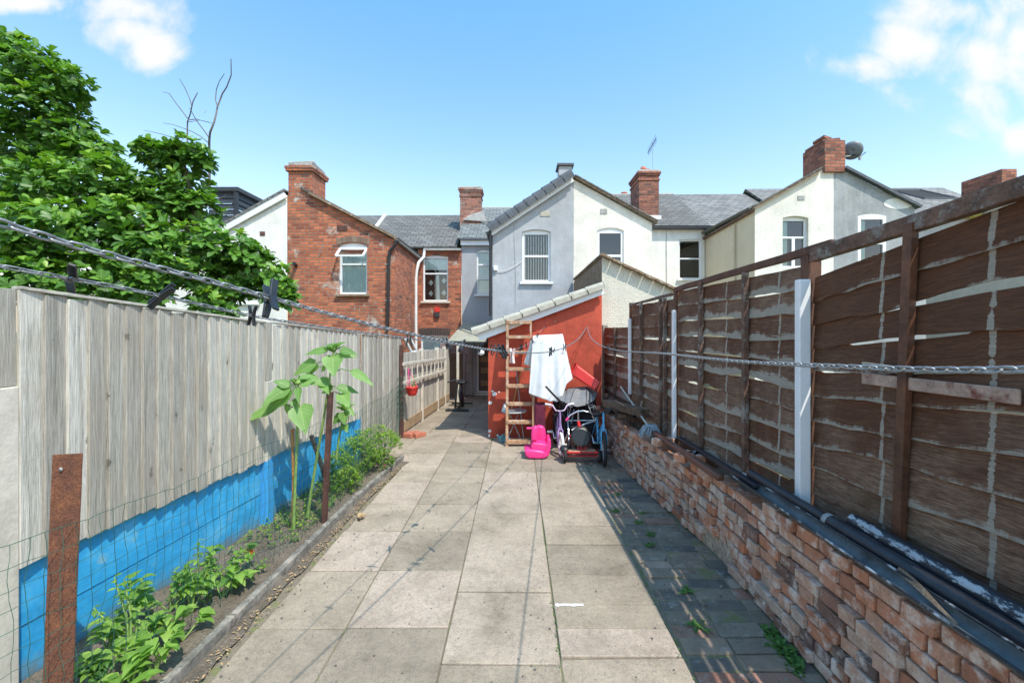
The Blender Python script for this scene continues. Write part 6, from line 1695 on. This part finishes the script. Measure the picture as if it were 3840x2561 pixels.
# --- sunflowers (tall, budding)
def zs(x,y,Y): return PY((900+x/1.8443)/1.6333,(1200+y/1.8443)/1.6333,Y)
def sunflower(label,stem,leaves,Y,bud):
    b=Vector(stem[0]); t=thing('sunflower_plant',label,'plant',(b.x,b.y,0))
    g=MB(); n=len(stem); g.tube(stem,[.014-.008*i/(n-1) for i in range(n)],8); g.build('stem',M_stem,t)
    g=MB()
    for (x0,y0,x1,y1,w,dy) in leaves:
        a=zs(x0,y0,Y); b2=zs(x1,y1,Y); b2.y+=dy; sx_=min(stem,key=lambda s:abs(Vector(s).z-a.z)); 
        st_=Vector(sx_); 
        g.tube([Vector((st_.x,st_.y,a.z-.03)),(Vector((st_.x,st_.y,a.z))+a)/2+Vector((0,0,.02)),a],.0045,5,False,.9)
        d=b2-a; upv=Vector((.15,-.75,.65)) if abs(d.x)>abs(d.z)*.6 else Vector((rnd.uniform(-.3,.3),-.9,.35))
        leaf(g,a,d,upv,d.length,w,HEART,.10,.12,rnd.random(),wave=.12)
    for k in range(13):
        a=rnd.uniform(0,6.28); d=Vector((math.cos(a),math.sin(a)*.8,rnd.uniform(.3,1.1))); leaf(g,Vector(stem[-1])+rdir()*.012,d,(0,0,1),rnd.uniform(.07,.13),.04,OV,.1,.25,rnd.random())
    g.build('foliage',M_sunleaf,t)
    g=MB(); g.lathe([(.001,0),(.022,.01),(.026,.025),(.016,.04),(.001,.045)],Vector(stem[-1]),12); g.build('bud',M_stem,t)
    return t
Y1=3.62
sunflower('shorter sunflower plant with huge drooping leaves, left of the brown angle post',[zs(370,1460,Y1),zs(378,1200,Y1),zs(392,900,Y1),zs(400,640,Y1),zs(405,520,Y1),zs(400,450,Y1)],
 [(350,490,190,640,.15,-.05),(250,600,60,680,.10,-.1),(335,590,300,650,.06,.05),(415,600,505,750,.19,-.12),(340,455,235,408,.085,-.02),(420,450,520,400,.09,.05),(360,560,420,600,.07,0),(400,470,450,560,.06,-.1),(420,400,500,385,.06,.1),(330,470,215,560,.13,-.15)],Y1,1)
Y2=3.80
sunflower('taller sunflower plant behind the brown angle post with a leafy top',[zs(465,1370,Y2),zs(490,1200,Y2),zs(530,960,Y2),zs(570,740,Y2),zs(600,540,Y2),zs(620,400,Y2),zs(640,280,Y2),zs(648,215,Y2)],
 [(520,300,370,370,.14,-.02),(540,330,420,385,.10,.05),(600,210,450,225,.085,-.02),(640,250,690,370,.17,-.12),(700,210,825,235,.075,0),(690,240,795,255,.07,.06),(780,355,945,438,.085,-.05),(620,430,500,420,.10,-.1),(640,470,560,500,.09,0),(680,470,810,500,.09,.06),(700,510,790,580,.12,-.1),(650,190,735,140,.05,0),(640,190,560,160,.06,.1),(530,410,430,395,.09,-.1),(560,430,660,490,.08,-.12),(590,330,560,355,.05,0)],Y2,1)
Y3=4.25
sunflower('smallest sunflower plant growing low behind the brown angle post',[zs(660,1000,Y3),zs(680,850,Y3),zs(705,700,Y3),zs(725,620,Y3)],
 [(700,660,640,715,.10,0),(720,640,755,700,.11,-.1),(720,730,760,765,.07,-.05),(735,610,800,660,.07,0),(700,620,740,590,.05,0)],Y3,1)
# --- leafy plants in the bed
def clump(c,h,n,Lf,label,group,name='vegetable_plant',mat=M_potleaf,spread=.13,prof=HEART):
    t=thing(name,label,'plant',c,group); g=MB(); s=MB(); c=Vector(c); n=max(4,int(n*.62)); h*=.9
    for k in range(n):
        a=rnd.uniform(0,6.28); lean=rnd.uniform(.1,1)*spread; top=c+Vector((math.cos(a)*lean,math.sin(a)*lean,h*rnd.uniform(.45,1)*(1.1-lean/spread*.4)))
        mid=(c+top)/2+Vector((rnd.uniform(-.02,.02),rnd.uniform(-.02,.02),.02)); s.tube([c,mid,top],[.005,.004,.002],5,False)
        for q in range(7):
            f_=.45+.55*q/6; p=c.lerp(mid,min(1,f_*2)) if f_<.5 else mid.lerp(top,(f_-.5)*2); sd=1 if q%2 else -1
            an=a+sd*rnd.uniform(.7,1.5); L=Lf*rnd.uniform(.6,1.15)
            leaf(g,p,(math.cos(an),math.sin(an),rnd.uniform(-.05,.5)),(0,0,1),L,L*.66,prof,rnd.uniform(.1,.5),.12,rnd.random(),.1)
    s.build('stem',M_stem,t); g.build('foliage',mat,t); return t
GP='leafy potato-like plants in the planting bed'
spots=[(300,1440,.36,9),(250,1500,.26,8),(355,1545,.30,10),(330,1490,.22,8),(420,1465,.24,8),(390,1400,.26,7),(440,1400,.30,9),(468,1345,.30,6),(510,1370,.24,8),(545,1345,.16,8),(520,1330,.22,6),(240,1568,.20,7),(300,1580,.24,9)]
for i,(u,v,h,n) in enumerate(spots):
    p=G(u,v,.05); p.x=min(p.x,-1.70)
    lab='leafy green vegetable plant growing in the near part of the planting bed'
    clump((p.x,p.y,.04),h,n,.074,lab,GP)
p=G(300,1490,.05); 
def tall_plant(bu,bv,tops,label):
    b=G(bu,bv,.05); b.x=min(b.x,-1.72); t=thing('vegetable_plant',label,'plant',(b.x,b.y,.04)); s=MB(); g=MB()
    for (u,v) in tops:
        e=PY(u,v,b.y+.02); m_=(b+e)/2+Vector((.02,0,.0)); s.tube([b,m_,e],[.008,.006,.003],6,False)
        for q in range(12):
            p_=m_.lerp(e,.2+.8*q/11); an=q*2.4; L=rnd.uniform(.03,.05); leaf(g,p_,(math.cos(an),math.sin(an)*.6,rnd.uniform(-.1,.4)),(0,0,1),L,L*.55,OV,.3,.15,rnd.random(),.1)
    s.build('stem',M_stem,t); g.build('foliage',M_potleaf,t)
tall_plant(300,1500,[(262,1325),(310,1400),(215,1395),(285,1330)],'tall leggy green plant in front of the blue board, nearest the rusty post')
tall_plant(440,1375,[(455,1240),(490,1260),(400,1310),(478,1275)],'tall feathery green plant in front of the blue board near the orange flower')
# orange bloom
fl=thing('orange_flower','orange-red flower among the bed plants','flower',G(570,1300,.05)); c=PY(571,1268,G(570,1300,.05).y)
g=MB()
for k in range(24):
    d=rdir(-.2,1); leaf(g,c,d,(0,0,1),.035,.03,OV,.1,.3,rnd.random())
g.build('petals',M_orange,fl); g=MB(); b=G(575,1300,.05); g.tube([b,c],.003,5)
for k in range(16): d=rdir(0,.6); leaf(g,b+Vector((0,0,.06+k*.006)),d,(0,0,1),.06,.035,HEART,.2,.15,rnd.random())
g.build('foliage',M_potleaf,fl)
# --- box-like bush at the bed end
bs=thing('small_shrub','dense bright green small-leaved shrub at the far end of the planting bed','shrub',(-1.75,5.2,0))
g=MB(); s=MB()
for (cx,cy,cz,r) in ((-1.72,5.35,.27,.28),(-1.80,5.0,.22,.26),(-1.66,5.55,.22,.22),(-1.90,4.75,.15,.22),(-1.75,4.55,.10,.17),(-1.62,5.2,.12,.17),(-1.95,5.3,.25,.22)):
    for k in range(int(900*r)):
        d=rdir(-.3,1); rr=r*(1-.35*rnd.random()**2)*(1+.2*nz(d.x*3,d.y*3,cx*5)); p=Vector((cx+d.x*rr,cy+d.y*rr,max(.03,cz+d.z*rr*.85)))
        for q in range(5):
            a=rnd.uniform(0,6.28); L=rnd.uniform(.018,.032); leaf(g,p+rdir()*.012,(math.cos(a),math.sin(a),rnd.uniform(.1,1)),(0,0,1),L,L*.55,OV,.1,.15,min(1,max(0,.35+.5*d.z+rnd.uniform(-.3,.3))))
    s.tube([(cx,cy,0),(cx,cy,cz)],.008,5)
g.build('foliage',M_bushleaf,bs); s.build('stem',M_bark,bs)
fp=thing('pink_flower','single pink flower in front of the small-leaved shrub','flower',G(884,1085)); c=PY(883,1071,G(884,1090).y)
g=MB()
for k in range(14): leaf(g,c,rdir(-.2,1),(0,0,1),.026,.024,OV,.1,.3,.5)
g.build('petals',M_pinkpetal,fp); g=MB(); g.tube([G(884,1090),c],.003,5); g.build('stem',M_stem,fp)
# low ground cover weeds in bed: uncountable
g=MB()
for k in range(520):
    Y=rnd.uniform(3.4,5.2)if rnd.random()<.8 else rnd.uniform(1.8,3.4); x=rnd.uniform(-2.1,-1.68)
    if rnd.random()>.35+.65*(nz(x*4,Y*4)+.3): continue
    for q in range(6):
        a=rnd.uniform(0,6.28); L=rnd.uniform(.015,.035); leaf(g,(x+rnd.uniform(-.02,.02),Y+rnd.uniform(-.02,.02),.05+rnd.uniform(0,.05)),(math.cos(a),math.sin(a),rnd.uniform(.1,.8)),(0,0,1),L,L*.6,OV,.2,.15,rnd.random())
tag(g.build('bed_weeds',M_bushleaf),'low green seedlings and weeds scattered over the planting bed soil','weeds',kind='stuff')
g=MB()
for k in range(620):
    if rnd.random()<.6: x,Y=.218+rnd.gauss(0,.004),rnd.uniform(2.2,6.2)
    else: x,Y=.848+rnd.gauss(0,.008),rnd.uniform(2.1,5.5)
    if nz(x*3,Y*2.3,5)<-.02: continue
    a=rnd.uniform(0,6.28); L=rnd.uniform(.006,.020); leaf(g,(x,Y,-.004),(math.cos(a),math.sin(a),rnd.uniform(.2,1)),(0,0,1),L,L*.4,OV,.2,.15,rnd.random())
tag(g.build('joint_moss',M_weed),'fine moss and grass growing in the slab joints','moss',kind='stuff')
g=MB()
for k in range(500):
    x,Y=rnd.uniform(-1.5,.84),rnd.uniform(2.0,6.5)
    r=rnd.uniform(.0015,.005); g.obox((x,Y,.004),(r,0,0),(0,r*.8,0),(0,0,r*.6),rnd.random())
for k in range(260):
    Y=rnd.uniform(2,6.3); x=rnd.uniform(.9,1.4); r=rnd.uniform(.002,.008); g.obox((x,Y,.003),(r,0,0),(0,r*.8,0),(0,0,r*.6),rnd.random())
tag(g.build('grit',M_kerb),'scattered grit and crumbs of mortar on the paving','grit',kind='stuff')
# weeds in the path joints
GW='weeds in the joints of the brick path'
def weed(p,r,n,label,group=None,mat=M_weed,hz=.35):
    t=thing('path_weed',label,'weed',p,group); g=MB(); p=Vector(p)
    for k in range(n):
        a=rnd.uniform(0,6.28); L=r*rnd.uniform(.4,1); leaf(g,p+Vector((rnd.uniform(-r,r)*.5,rnd.uniform(-r,r)*.5,0)),(math.cos(a),math.sin(a),rnd.uniform(.05,hz)),(0,0,1),L,L*.3,OV,.2,.15,rnd.random())
    g.build('foliage',mat,t)
for (u,v,r) in ((1388,1097,.04),(1420,1135,.05),(1415,1172,.05),(1468,1200,.05),(1495,1225,.05),(1490,1250,.05),(1580,1355,.06),(1600,1435,.06),(1398,1112,.03),(1475,1175,.04)):
    p=G(u,v); weed((p.x,p.y,0),r,26,'small green weed sprouting between the path bricks',GW)
p=G(1800,1490); 
for k,(u,v) in enumerate(((1765,1450),(1785,1475),(1805,1500),(1822,1525))):
    p=G(u,v); weed((min(p.x,1.42),p.y,0),.075,34,'dark green weed at the foot of the brick wall in the near corner','weeds along the foot of the brick wall',hz=.8)
p=G(1132,1010); weed((p.x,p.y,0),.05,30,'tuft of grass in the slab joint near the red shed corner',mat=M_bushleaf,hz=1.2)
p=G(0,0+1600,.05)
clump((-1.98,1.72,.03),.30,9,.07,'broad-leaved plant at the bottom left corner beside the pale post',None)
clump((-1.93,1.95,.03),.22,9,.06,'grey-green bushy plant right of the rusty post foot',None,mat=M_weed)
#SECTION_LIGHT
# ================================================================== SKY, SUN, CAMERA
a_,b_=.41,.48
sundir=Vector((a_,-b_,1)).normalized()          # towards the sun
elev=math.asin(sundir.z); az=math.atan2(sundir.x,sundir.y)
W=bpy.data.worlds.new('World'); S.world=W; W.use_nodes=True; nt=W.node_tree; nt.nodes.clear()
out=nt.nodes.new('ShaderNodeOutputWorld'); bg=nt.nodes.new('ShaderNodeBackground'); nt.links.new(bg.outputs[0],out.inputs[0])
sky=nt.nodes.new('ShaderNodeTexSky'); sky.sky_type='NISHITA'; sky.sun_disc=False; sky.sun_elevation=elev; sky.sun_rotation=az
sky.air_density=1.0; sky.dust_density=.6; sky.ozone_density=1.6; sky.altitude=50
def wn(t,**k):
    x=nt.nodes.new(t)
    for a,b in k.items(): setattr(x,a,b)
    return x
def wm(op,a,b=None,clamp=False):
    x=wn('ShaderNodeMath',operation=op); x.use_clamp=clamp
    for i,q in enumerate((a,b)):
        if q is None: continue
        if hasattr(q,'is_output'): nt.links.new(q,x.inputs[i])
        else: x.inputs[i].default_value=q
    return x.outputs[0]
tc=wn('ShaderNodeTexCoord').outputs['Generated']; sx=wn('ShaderNodeSeparateXYZ'); nt.links.new(tc,sx.inputs[0])
dy=wm('MAXIMUM',sx.outputs[1],.02); px=wm('DIVIDE',sx.outputs[0],dy); pz=wm('DIVIDE',sx.outputs[2],dy)
cb=wn('ShaderNodeCombineXYZ'); nt.links.new(px,cb.inputs[0]); nt.links.new(pz,cb.inputs[1])
def cdir(u,v): return ((u-CU)/F,(CV-v)/F)
blobs=[(290,15,150,70),(285,70,110,60),(345,110,75,45),(60,10,110,28),(2190,30,190,80),(2120,110,200,75),(2230,120,200,120),(2290,60,160,110),(2240,230,95,80),(2345,90,170,150),(2350,320,45,45),(1990,150,95,45)]
dens=None
for (u,v,rx,rz) in blobs:
    cx,cz=cdir(u,v); d1=wm('DIVIDE',wm('SUBTRACT',px,cx),rx/F); d2=wm('DIVIDE',wm('SUBTRACT',pz,cz),rz/F)
    r=wm('SQRT',wm('ADD',wm('MULTIPLY',d1,d1),wm('MULTIPLY',d2,d2))); k=wm('SUBTRACT',1.18,r)
    dens=k if dens is None else wm('MAXIMUM',dens,k)
nz_=wn('ShaderNodeTexNoise'); nt.links.new(cb.outputs[0],nz_.inputs['Vector']); nz_.inputs['Scale'].default_value=5.5; nz_.inputs['Detail'].default_value=9; nz_.inputs['Roughness'].default_value=.58; nz_.inputs['Distortion'].default_value=.3
cl=wm('ADD',dens,wm('MULTIPLY',wm('SUBTRACT',nz_.outputs['Fac'],.52),3.3))
rp_=wn('ShaderNodeMapRange'); rp_.interpolation_type='SMOOTHSTEP'; nt.links.new(cl,rp_.inputs[0]); rp_.inputs[1].default_value=.0; rp_.inputs[2].default_value=1.05; rp_.inputs[3].default_value=0; rp_.inputs[4].default_value=1.0
front=wm('GREATER_THAN',sx.outputs[1],.05); fac=wm('MULTIPLY',rp_.outputs[0],front)
# lift and whiten the lower sky
hz=wn('ShaderNodeMapRange'); nt.links.new(sx.outputs[2],hz.inputs[0]); hz.inputs[1].default_value=0; hz.inputs[2].default_value=.62; hz.inputs[3].default_value=1; hz.inputs[4].default_value=0
gr=wn('ShaderNodeValToRGB'); nt.links.new(hz.outputs[0],gr.inputs[0]); e=gr.color_ramp.elements
e[0].position=0; e[0].color=(1.65,2.6,2.65,1); e[1].position=1; e[1].color=(3.0,2.25,1.85,1)
m1=wn('ShaderNodeMix',data_type='RGBA',blend_type='MULTIPLY'); m1.inputs[0].default_value=1; nt.links.new(sky.outputs[0],m1.inputs[6]); nt.links.new(gr.outputs[0],m1.inputs[7])
m2=wn('ShaderNodeMix',data_type='RGBA'); nt.links.new(fac,m2.inputs[0]); nt.links.new(m1.outputs[2],m2.inputs[6]); m2.inputs[7].default_value=(7.3,7.35,7.5,1)
nt.links.new(m2.outputs[2],bg.inputs[0]); bg.inputs[1].default_value=.14
sun=bpy.data.lights.new('Sun','SUN'); sun.energy=5.25; sun.angle=R(.5); sun.color=(1,.94,.84)
so=bpy.data.objects.new('Sun',sun); C.objects.link(so); so.rotation_euler=sundir.to_track_quat('Z','Y').to_euler(); so.location=(8,-8,16)
cam=bpy.data.cameras.new('Camera'); cam.sensor_width=36; cam.lens=1667/3840*36; cam.shift_x=-20/3840; cam.shift_y=-44.5/3840; cam.clip_start=.02; cam.clip_end=2000
co=bpy.data.objects.new('Camera',cam); C.objects.link(co); co.location=(0,0,H); co.rotation_euler=(R(90),0,0); S.camera=co
S.render.engine='CYCLES'; S.cycles.use_denoising=True; S.cycles.max_bounces=6; S.cycles.transparent_max_bounces=8
S.view_settings.view_transform='Standard'; S.view_settings.look='None'; S.view_settings.exposure=0; S.view_settings.gamma=1
